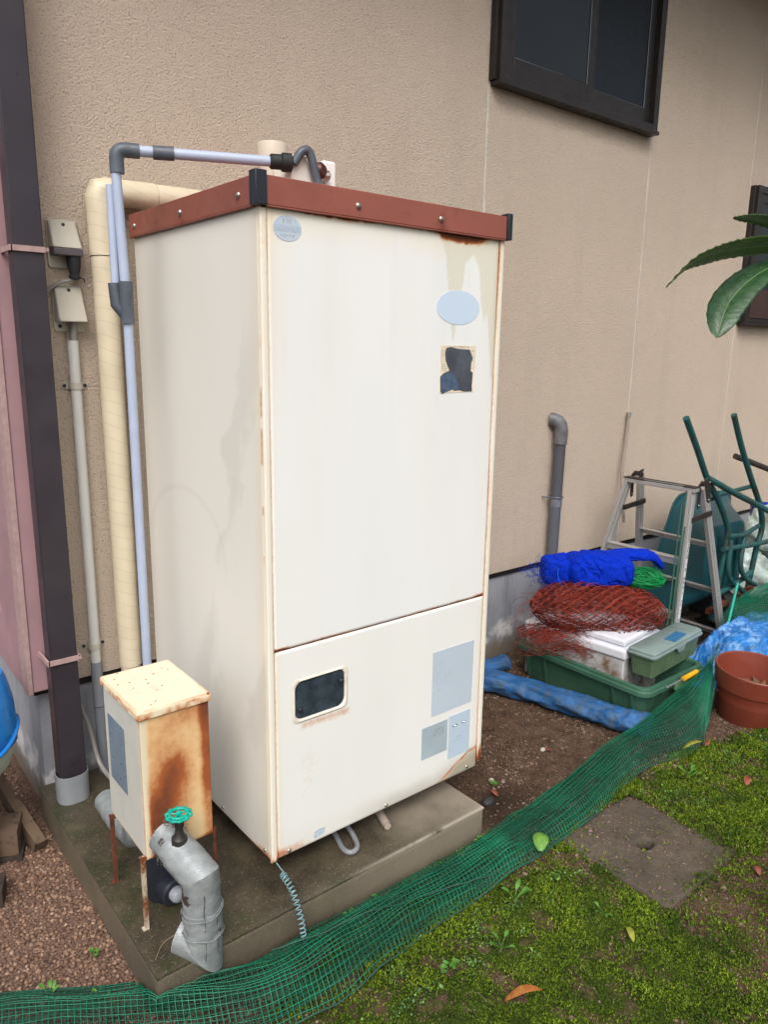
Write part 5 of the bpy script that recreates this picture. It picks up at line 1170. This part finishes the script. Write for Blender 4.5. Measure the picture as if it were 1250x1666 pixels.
# ============================================================ GROUND DETAIL
# cover slab with a finger hole
sl_ = thing('cover_slab', (1.18, -.50, 0), 'gritty square concrete cover slab with one oval hole', 'cover slab')
q = MB(); out_ = [(1.185+.215*a_, -.50+.215*b_) for a_, b_ in ((-1, -1), (-.35, -1), (.35, -1), (1, -1), (1, -.35), (1, .35), (1, 1), (.35, 1), (-.35, 1), (-1, 1), (-1, .35), (-1, -.35))]
hn = 12; hole = [(1.182+.030*math.cos(R(225+30*i)), -.497+.021*math.sin(R(225+30*i))) for i in range(hn)]
# radial stitch with relief rings
ringN = 48; Vs = []; 
def sq_pt(i, t):
    a_ = 2*math.pi*i/ringN; c_, s__ = math.cos(a_), math.sin(a_); m_ = 1/max(abs(c_), abs(s__)); hx, hy = 1.182+.034*c_, -.497+.023*s__; ox, oy = 1.185+.213*c_*m_, -.50+.213*s__*m_
    return hx+(ox-hx)*t, hy+(oy-hy)*t
lev = [(.40, -.14), (.40, -.030), (0, -.028)]+[(t, None) for t in np.linspace(0, 1, 26)]+[(1.0, -.03)]
for t, zz in lev:
    for i in range(ringN):
        x, y = sq_pt(i, t); e_ = min(1-t, 1)*.2; z = zz if zz is not None else .011+.008*float(fbm(x*45, y*45, 1, 3)-.5)-(.006 if t in (0, 1) else 0)-.006*max(0, t-.9)*10*float(fbm(x*9, y*9, 5)); Vs.append((x, y, z))
Fs = [(j*ringN+i, j*ringN+(i+1) % ringN, (j+1)*ringN+(i+1) % ringN, (j+1)*ringN+i) for j in range(len(lev)-1) for i in range(ringN)]
q = MB(); q.add(Vs, Fs); q.build('slab', M['slab'], sl_, smooth=60)
q = MB(); q.lathe([(.09, 0), (.09, .002)], (1.182, -.497, -.15), (0, 0, 1), 20); q.build('hole_bottom', plain('hole_dark', (.006, .005, .004), .95), sl_)  # near-black disc, paints the darkness of the deep hole

ICO = None
def ico():
    bm = bmesh.new(); bmesh.ops.create_icosphere(bm, subdivisions=1, radius=1); V = np.array([v.co[:] for v in bm.verts]); F = np.array([[v.index for v in f.verts] for f in bm.faces]); bm.free(); return V, F
IV, IF = ico()
def scatter_stones(name, x, y, size, mat, label, flat=.6, sink=.3):
    n = len(x); z = np.where((np.abs(x-1.185) < .205) & (np.abs(y+.50) < .21), .011, gz(x, y))
    th = RNG.uniform(0, 6.28, n); s = size[:, None]*np.stack([RNG.uniform(.7, 1.3, n), RNG.uniform(.6, 1.1, n), RNG.uniform(.4, .9, n)*flat/.6], 1)
    jit = 1+RNG.uniform(-.22, .22, (n, len(IV), 1)); P = IV[None]*jit*s[:, None, :]
    tl = RNG.normal(0, .35, n)
    c, s_ = np.cos(tl), np.sin(tl); P = np.stack([P[..., 0], P[..., 1]*c[:, None]-P[..., 2]*s_[:, None], P[..., 1]*s_[:, None]+P[..., 2]*c[:, None]], -1)
    c, s_ = np.cos(th), np.sin(th); P = np.stack([P[..., 0]*c[:, None]-P[..., 1]*s_[:, None], P[..., 0]*s_[:, None]+P[..., 1]*c[:, None], P[..., 2]], -1)
    P += np.stack([x, y, z+size*(.5-sink)], 1)[:, None, :]
    F = (IF[None]+(np.arange(n)*len(IV))[:, None, None]).reshape(-1, 3)
    o = np_obj(name, P.reshape(-1, 3), F, mat, smooth=None); tag(o, label, 'gravel', kind='stuff'); return o
def ok(x, y): return ~((x > PX0-.004) & (x < PX1+.004) & (y > PY0-.004)) & (y < WY+.01)
n = 15000; x = RNG.uniform(-1.2, -.30, n); y = RNG.uniform(-.45, 2.2, n); k_ = (ok(x, y) | (x < PX0-.004)) & ~((x > -.372) & (y > .93)) & (RNG.random(n) < sst(-.28, -.40, x+.15*(fbm(x*6, y*6)-.5)))
k_ &= ~((x > -.385) & (y > .9)); x, y = x[k_], y[k_]
scatter_stones('gravel', x, y, RNG.uniform(.0035, .0082, len(x)), M['gravel'], 'pinkish brown gravel left of the concrete pad')
n = 24000; x = RNG.uniform(.6, 3.2, n); y = RNG.uniform(-.35, .92, n); k_ = ok(x, y) & (RNG.random(n) < .25+.75*(fbm(x*7, y*7, 3) > .5)); x, y = x[k_], y[k_]
scatter_stones('soil_gravel', x, y, RNG.exponential(.0016, len(x))+.0014, M['pebble'], 'fine grit and pebbles on the brown soil behind the green net')
n = 16000; x = RNG.uniform(-.6, 2.6, n); y = RNG.uniform(-1.45, -.2, n); k_ = ok(x, y); x, y = x[k_], y[k_]; mm = moss_mask(x, y); k_ = (RNG.random(len(x)) < (1-mm)*.9+.13) & (np.hypot(x-1.182, y+.497) > .04); x, y = x[k_], y[k_]
scatter_stones('yard_grit', x, y, RNG.exponential(.0011, len(x))+.0013, M['pebble'], 'small grit scattered between the moss in the foreground')

# moss: tiny fronds
n = 300000; x = RNG.uniform(-.75, 3.4, n); y = RNG.uniform(-1.45, -.05, n)
dcam = np.hypot(x+.97, y+1.69); keep = RNG.random(n) < moss_mask(x, y)*np.clip(2.6/dcam, .2, 1)
keep &= ok(x, y); x, y, dcam = x[keep], y[keep], dcam[keep]; n = len(x)
tall = fbm(x*13, y*13, 2, 4); sz = (.0026+.0040*tall)*np.clip(dcam/2., .9, 1.6)
base = np.stack([x, y, np.maximum(gz(x, y), np.where((np.abs(x-1.185) < .215) & (np.abs(y+.50) < .215), .012, -1))+.007*sst(.35, .7, tall)], 1)
tri = []
for q_ in range(3):
    a_ = RNG.uniform(0, 6.28, n); d = np.stack([np.cos(a_), np.sin(a_), 0*a_], 1); up = np.stack([RNG.normal(0, .5, n), RNG.normal(0, .5, n), RNG.uniform(.5, 1.3, n)], 1)
    tri.append(np.stack([base-d*sz[:, None]*.45, base+d*sz[:, None]*.45, base+up*sz[:, None]*1.3], 1))
Vm = np.stack(tri, 1).reshape(-1, 3); tag(np_obj('moss', Vm, np.arange(len(Vm)).reshape(-1, 3), M['moss'], smooth=None), 'bright green moss carpet covering the ground in front', 'moss', kind='stuff')

# weeds
def leafmesh(m, p, d, up, L, W_, cup=.25, n=5):
    p, d, up = Vector(p), Vector(d).normalized(), Vector(up).normalized(); s = d.cross(up).normalized(); up = s.cross(d); V = []
    for i in range(n+1):
        t = i/n; w = W_*math.sin(math.pi*min(1, t*.92+.06))**.8; c = p+d*L*t+up*(L*.25*math.sin(t*2.2)); V += [c-s*w+up*w*cup, c, c+s*w+up*w*cup]
    return m.add(V, [(3*i+j, 3*i+j+1, 3*i+4+j, 3*i+3+j) for i in range(n) for j in (0, 1)])
def sprig(kind, x, y, sc, seed, label):
    rn = random.Random(seed); z = float(gz(x, y)); t = thing(kind, (x, y, z), label, 'weed', 'small weeds sprouting along the net and pad')
    lf = MB(); stm = MB()
    for i in range(rn.randint(4, 7)):
        a_ = rn.uniform(0, 6.28); r_ = rn.uniform(.2, 1)*.030*sc; top = (x+r_*math.cos(a_), y+r_*math.sin(a_), z+rn.uniform(.012, .038)*sc); stm.tube([(x, y, z), ((x+top[0])/2, (y+top[1])/2, z+(top[2]-z)*.7), top], .0008*sc, 5)
        nl = 3 if 'clover' in kind else 1
        for j in range(nl):
            b_ = a_+(j-1)*2.1 if nl == 3 else a_; leafmesh(lf, top, (math.cos(b_), math.sin(b_), rn.uniform(-.05, .35)), (0, 0, 1), (.012 if nl == 3 else .026)*sc, (.0062 if nl == 3 else .0065)*sc)
    lf.build('leaves', M['weed'], t, smooth=180); stm.build('stems', M['weed'], t)
SP = [('clover_sprig', .795, .035, 1.5, 'clover sprig at the right corner of the concrete pad, nearest the cabinet'), ('clover_sprig', .815, -.055, 1.2, 'clover sprig just beyond the pad front right corner'), ('clover_sprig', .74, -.145, 1.1, 'clover sprig at the foot of the pad near its right corner'),
      ('clover_sprig', .30, -.145, 1.3, 'clover sprig at the pad foot to the right of the spring cord'), ('leafy_weed', .17, -.15, 1.0, 'small two-leaf weed at the pad foot beside the spring cord'), ('clover_sprig', -.02, -.15, .9, 'tiny weed just left of the spring cord end'),
      ('leafy_weed', .62, -.40, 1.5, 'leafy weed in the moss just below the net, left of the slab'), ('leafy_weed', .45, -.50, 1.3, 'leafy weed in the moss above the curled orange leaf'), ('clover_sprig', .28, -.46, 1.3, 'round-leaved weed in the moss left of the orange leaf'),
      ('leafy_weed', 1.70, -.36, 1.6, 'upright pale weed at the net edge before the crate'), ('leafy_weed', 2.12, -.50, 1.3, 'broad weed in the moss in front of the terracotta pot'), ('leafy_weed', .80, -.60, 1.1, 'small weed in the moss below the slab corner'),
      ('clover_sprig', 1.02, .06, 1.0, 'lone weed on bare soil right of the cabinet'), ('leafy_weed', -.50, .0, 1.2, 'weed showing through the net at the lower left, right one'), ('leafy_weed', -.60, .09, 1.2, 'weed showing through the net at the lower left, left one'), ('clover_sprig', -.46, .17, 1.0, 'small weed in the gravel just above the net at lower left'),
      ('clover_sprig', 2.35, -.42, 1.2, 'low weed at the base of the terracotta pot, front'), ('clover_sprig', 2.55, -.40, 1.5, 'low weed at the base of the terracotta pot, right'), ('leafy_weed', .20, -.78, 1.0, 'small weed in the foreground moss below the orange leaf')]
for i, (kd, x, y, sc, lb) in enumerate(SP): sprig(kd, x, y, sc*.68, i+3, lb)
# ground cover: tiny round-leaved seedlings nobody could count
cx_ = []; cy_ = []
for q_ in range(150):
    if q_ < 70: a_ = RNG.uniform(-.3, 1.0); b_ = PY0-RNG.uniform(.012, .045)
    else: a_ = RNG.uniform(-.4, 2.6); b_ = float(np.interp(a_, [-.4, .6, 1.4, 2.6], [-.40, -.37, -.33, -.38]))-abs(RNG.normal(0, .09))
    m_ = RNG.integers(8, 40); cx_.append(a_+RNG.normal(0, .022, m_)); cy_.append(b_+RNG.normal(0, .014, m_))
cx_ = np.concatenate(cx_); cy_ = np.concatenate(cy_); k_ = ok(cx_, cy_) & ~((np.abs(cx_-1.185) < .22) & (np.abs(cy_+.5) < .22)); cx_, cy_ = cx_[k_], cy_[k_]; n = len(cx_); r_ = RNG.uniform(.0018, .0042, n); th = np.linspace(0, 2*np.pi, 7)[:-1]
nt_ = RNG.normal(0, .35, (n, 2)); zc = gz(cx_, cy_)+RNG.uniform(.004, .016, n)
dx = r_[:, None]*np.cos(th)[None]; dy = r_[:, None]*np.sin(th)[None]*.85; Vs_ = np.stack([cx_[:, None]+dx, cy_[:, None]+dy, zc[:, None]+dx*nt_[:, :1]+dy*nt_[:, 1:]], -1).reshape(-1, 3)
def m_seed():
    n = NT('seedling', .5); i = n.n('ShaderNodeNewGeometry').outputs['Random Per Island']; n.col(n.ramp(i, (0., (.03, .085, .02)), (.6, (.07, .16, .03)), (1., (.16, .30, .05)))); return n.m
tag(np_obj('seedlings', Vs_, np.arange(n*6).reshape(-1, 6), m_seed(), smooth=None), 'tiny round-leaved seedlings along the net and pad foot', 'ground cover', kind='stuff')
L_ = []
for i in range(170):
    if i < 110: px_, py_ = RNG.uniform(-.25, 2.6), RNG.uniform(-1.3, -.33)
    else: px_, py_ = RNG.uniform(.9, 2.2), RNG.uniform(-.1, .7)
    a_ = RNG.uniform(0, 6.28); Ln = RNG.uniform(.015, .07); t = np.linspace(0, 1, 7); bend_ = RNG.normal(0, .5)
    xx = px_+Ln*t*np.cos(a_+bend_*t); yy_ = py_+Ln*t*np.sin(a_+bend_*t); zz_ = gz(xx, yy_)+.007+.010*RNG.random()*np.sin(np.pi*t)
    L_.append(np.stack([xx, yy_, zz_], -1))
Vw, Fw = wires(np.array(L_), .0006); tag(np_obj('dead_stems', Vw, Fw, m_stone('straw', [(.22, .16, .08), (.10, .065, .035), (.34, .27, .16), (.06, .04, .025)])), 'dry straws and dead stems strewn over moss and soil', 'litter', kind='stuff')
q = []
for i in range(420):
    px_, py_ = RNG.uniform(-.3, 2.7), RNG.uniform(-1.35, .6)
    if not ok(px_, py_): continue
    c_ = np.array([px_, py_, float(gz(px_, py_))+.009]); a_ = RNG.uniform(0, 6.28); sz_ = RNG.uniform(.002, .006); d1 = np.array([np.cos(a_), np.sin(a_), RNG.normal(0, .3)])*sz_; d2 = np.array([-np.sin(a_), np.cos(a_), RNG.normal(0, .3)])*sz_*.55
    q.append(np.array([c_-d1, c_+d2, c_+d1, c_-d2]))
Vl = np.concatenate(q); tag(np_obj('leaf_crumbs', Vl, np.arange(len(Vl)).reshape(-1, 4), m_stone('crumb', [(.08, .045, .02), (.25, .13, .06), (.05, .03, .02), (.33, .22, .10)]), smooth=None), 'small brown leaf crumbs scattered over the yard', 'litter', kind='stuff')
def ground_leaf(name, x, y, ang, L, W_, mat, label, z=None, curl=.3, tilt=.1):
    z = (float(gz(x, y))+.010) if z is None else z; m = MB(); d = Vector((math.cos(ang), math.sin(ang), tilt)); leafmesh(m, Vector((x, y, z))-d*L/2, d, (0, 0, 1), L, W_, curl, 8)
    o = m.build(name, M[mat], smooth=180); s = o.modifiers.new('thick', 'SOLIDIFY'); s.thickness = .0006; tag(o, label, 'leaf')
ground_leaf('fallen_leaf', .36, -.66, R(-35), .10, .013, 'dry', 'curled orange-brown fallen leaf on the foreground moss', curl=.7)
ground_leaf('fallen_leaf', 1.84, -.53, R(20), .045, .014, 'dryr', 'small red-brown leaf on the moss right of the slab', curl=.5)
ground_leaf('fallen_leaf', .78, -.70, R(60), .045, .010, 'dryy', 'small yellow-green leaf on the moss below the slab', curl=.6)
ground_leaf('green_leaf', .86, -.30, R(40), .080, .026, 'lightleaf', 'broad pale green leaf caught under the net left of the slab', z=.040, curl=.08, tilt=0)
ground_leaf('green_leaf', 1.83, -.30, R(-30), .09, .012, 'dryy', 'pale narrow leaf lying on the net near the pot', z=.06, curl=.1)
for i, (x, y) in enumerate(((2.0, -.28), (1.35, -.80), (.98, .02), (1.40, .10))):
    ground_leaf('fallen_leaf', x, y, R(50*i), .035, .010, 'dryr', ['reddish leaf on the dirt between net and pot', 'orange leaf crumb on bare grit below the slab', 'orange-brown leaf on dark soil at the pad corner', 'tan leaf bit on the soil in front of the tarp roll'][i])
for i, (x, y, s, lb) in enumerate(((.93, .005, .020, 'dark stone in the soil at the right corner of the pad'), (1.05, .10, .009, 'pale round pebble on the soil right of the cabinet'), (1.40, .13, .010, 'white pebble on the soil near the tarp roll'))):
    P = IV*s*np.array([1.3, 1, .7]); bm = bmesh.new(); bmesh.ops.create_icosphere(bm, subdivisions=3, radius=1); Vs_ = np.array([v.co[:] for v in bm.verts]); Fs_ = np.array([[v.index for v in f.verts] for f in bm.faces]); bm.free()
    Vs_ = Vs_*(1+.35*(fbm(Vs_[:, 0]*1.5+i*5, Vs_[:, 1]*1.5, Vs_[:, 2]*1.5)-.5)[:, None])*s*np.array([1.3, 1, .75])+np.array([x, y, float(gz(x, y))+s*.35])
    tag(np_obj('stone', Vs_, Fs_, plain('stone%d' % i, [(.03, .028, .03), (.45, .40, .36), (.55, .5, .45)][i], .7, 0, .2, 40), smooth=60), lb, 'stone')

# ============================================================ LEAFY BRANCH AT THE RIGHT EDGE
lt = thing('loquat_tree', (1.12, -1.02, 0), 'leafy branch with long toothed leaves reaching in from the right edge', 'tree')
MB().tube(smooth_path([(1.12, -1.02, -.02), (1.13, -1.01, .7), (1.10, -1.0, 1.4), (1.02, -.97, 1.95), (1.0, -.95, 2.3)], 6), [.028-.0007*i for i in range(25)], 12).build('trunk', plain('bark', (.10, .075, .05), .9, 0, .3, 30, .8), lt)
MB().tube(smooth_path([(1.05, -.98, 1.80), (.95, -.97, 1.86), (.84, -.95, 1.885)], 5), [.008-.0004*i for i in range(11)], 8).build('twig', plain('twig', (.12, .10, .05), .8), lt)
def big_leaf(name, ctrl, W_, nrm, mat, fold=.35, teeth=9, ruf=.0):
    P = smooth_path(ctrl, 9); n_ = len(P)-1; V = []; F = []; nv_ = 8
    for i, p in enumerate(P):
        t = i/n_; d = (P[min(i+1, n_)]-P[max(i-1, 0)]).normalized(); nn = Vector(nrm); s = d.cross(nn).normalized(); nn = s.cross(d)
        w = W_*max(.02, math.sin(math.pi*(t**.80))**(1.1 if t < .4 else .8))*(1+.05*abs(((t*teeth) % 1)-.5)*2*(1 if 0 < t < 1 else 0))
        for j in range(-nv_, nv_+1):
            q_ = j/nv_; vein = .0012*math.cos((t*teeth*1.6-abs(q_)*1.0)*2*math.pi)*abs(q_)**.5
            V.append(p+s*w*q_+nn*(fold*w*abs(q_)-.25*w*q_*q_+vein+ruf*math.sin(9*t+3*q_)))
    k = 2*nv_+1; F = [(i*k+j, i*k+j+1, (i+1)*k+j+1, (i+1)*k+j) for i in range(n_) for j in range(k-1)]
    m = MB(); m.add(V, F); me = bpy.data.meshes.new(name); me.from_pydata(m.v, [], m.f); o = link(name, me, m.v, mat, lt, None, 180)
    md = o.modifiers.new('thick', 'SOLIDIFY'); md.thickness = .0006
    q = MB(); nn_ = Vector(nrm).normalized(); mid = [Vector(V[i*k+nv_])+nn_*.0006 for i in range(n_+1)]; q.tube(mid, [.0013*(1-.7*abs(1-2*(j/n_)) ** 2)+.0002 for j in range(n_+1)], 5)
    for i in range(3, n_-3, 3):
        for sd_ in (-1, 1):
            pts_ = [Vector(V[min(i+int(j*.5), n_)*k+nv_+sd_*j])+nn_*.0005 for j in range(0, nv_, 1)]; q.tube(pts_, .00035, 4)
    q.build('veins', plain('leaf_vein', (.10, .20, .06), .45), lt); return o
big_leaf('leaf', [(.327, -.90, 1.776), (.40, -.90, 1.822), (.50, -.90, 1.850), (.62, -.905, 1.872), (.76, -.93, 1.885), (.85, -.95, 1.885)], .036, (-.35, -.45, -.80), M['lequ'], .25, 14)
big_leaf('leaf', [(.530, -.90, 1.690), (.548, -.895, 1.722), (.585, -.89, 1.765), (.645, -.90, 1.812), (.73, -.92, 1.85), (.84, -.95, 1.880)], .036, (-.62, -.42, .62), M['loqu'], .25, 12, .001)
big_leaf('leaf', [(.545, -.90, 1.921), (.60, -.90, 1.927), (.68, -.91, 1.925), (.80, -.93, 1.905), (.85, -.95, 1.888)], .022, (-.1, .22, 1.), M['lequ'], .2, 12)
big_leaf('leaf', [(1.10, -.80, 1.75), (1.05, -.86, 1.82), (.98, -.92, 1.87), (.90, -.95, 1.885)], .03, (-.3, -.3, .9), M['loqu'], .25, 12)
big_leaf('leaf', [(1.2, -1.2, 1.95), (1.12, -1.1, 2.0), (1.03, -1.0, 2.0), (1.01, -.96, 1.98)], .035, (-.3, -.3, .9), M['loqu'], .25, 12)
big_leaf('leaf', [(1.25, -.8, 2.2), (1.15, -.85, 2.25), (1.05, -.93, 2.2), (1.0, -.95, 2.15)], .035, (-.3, -.3, .9), M['loqu'], .25, 12)
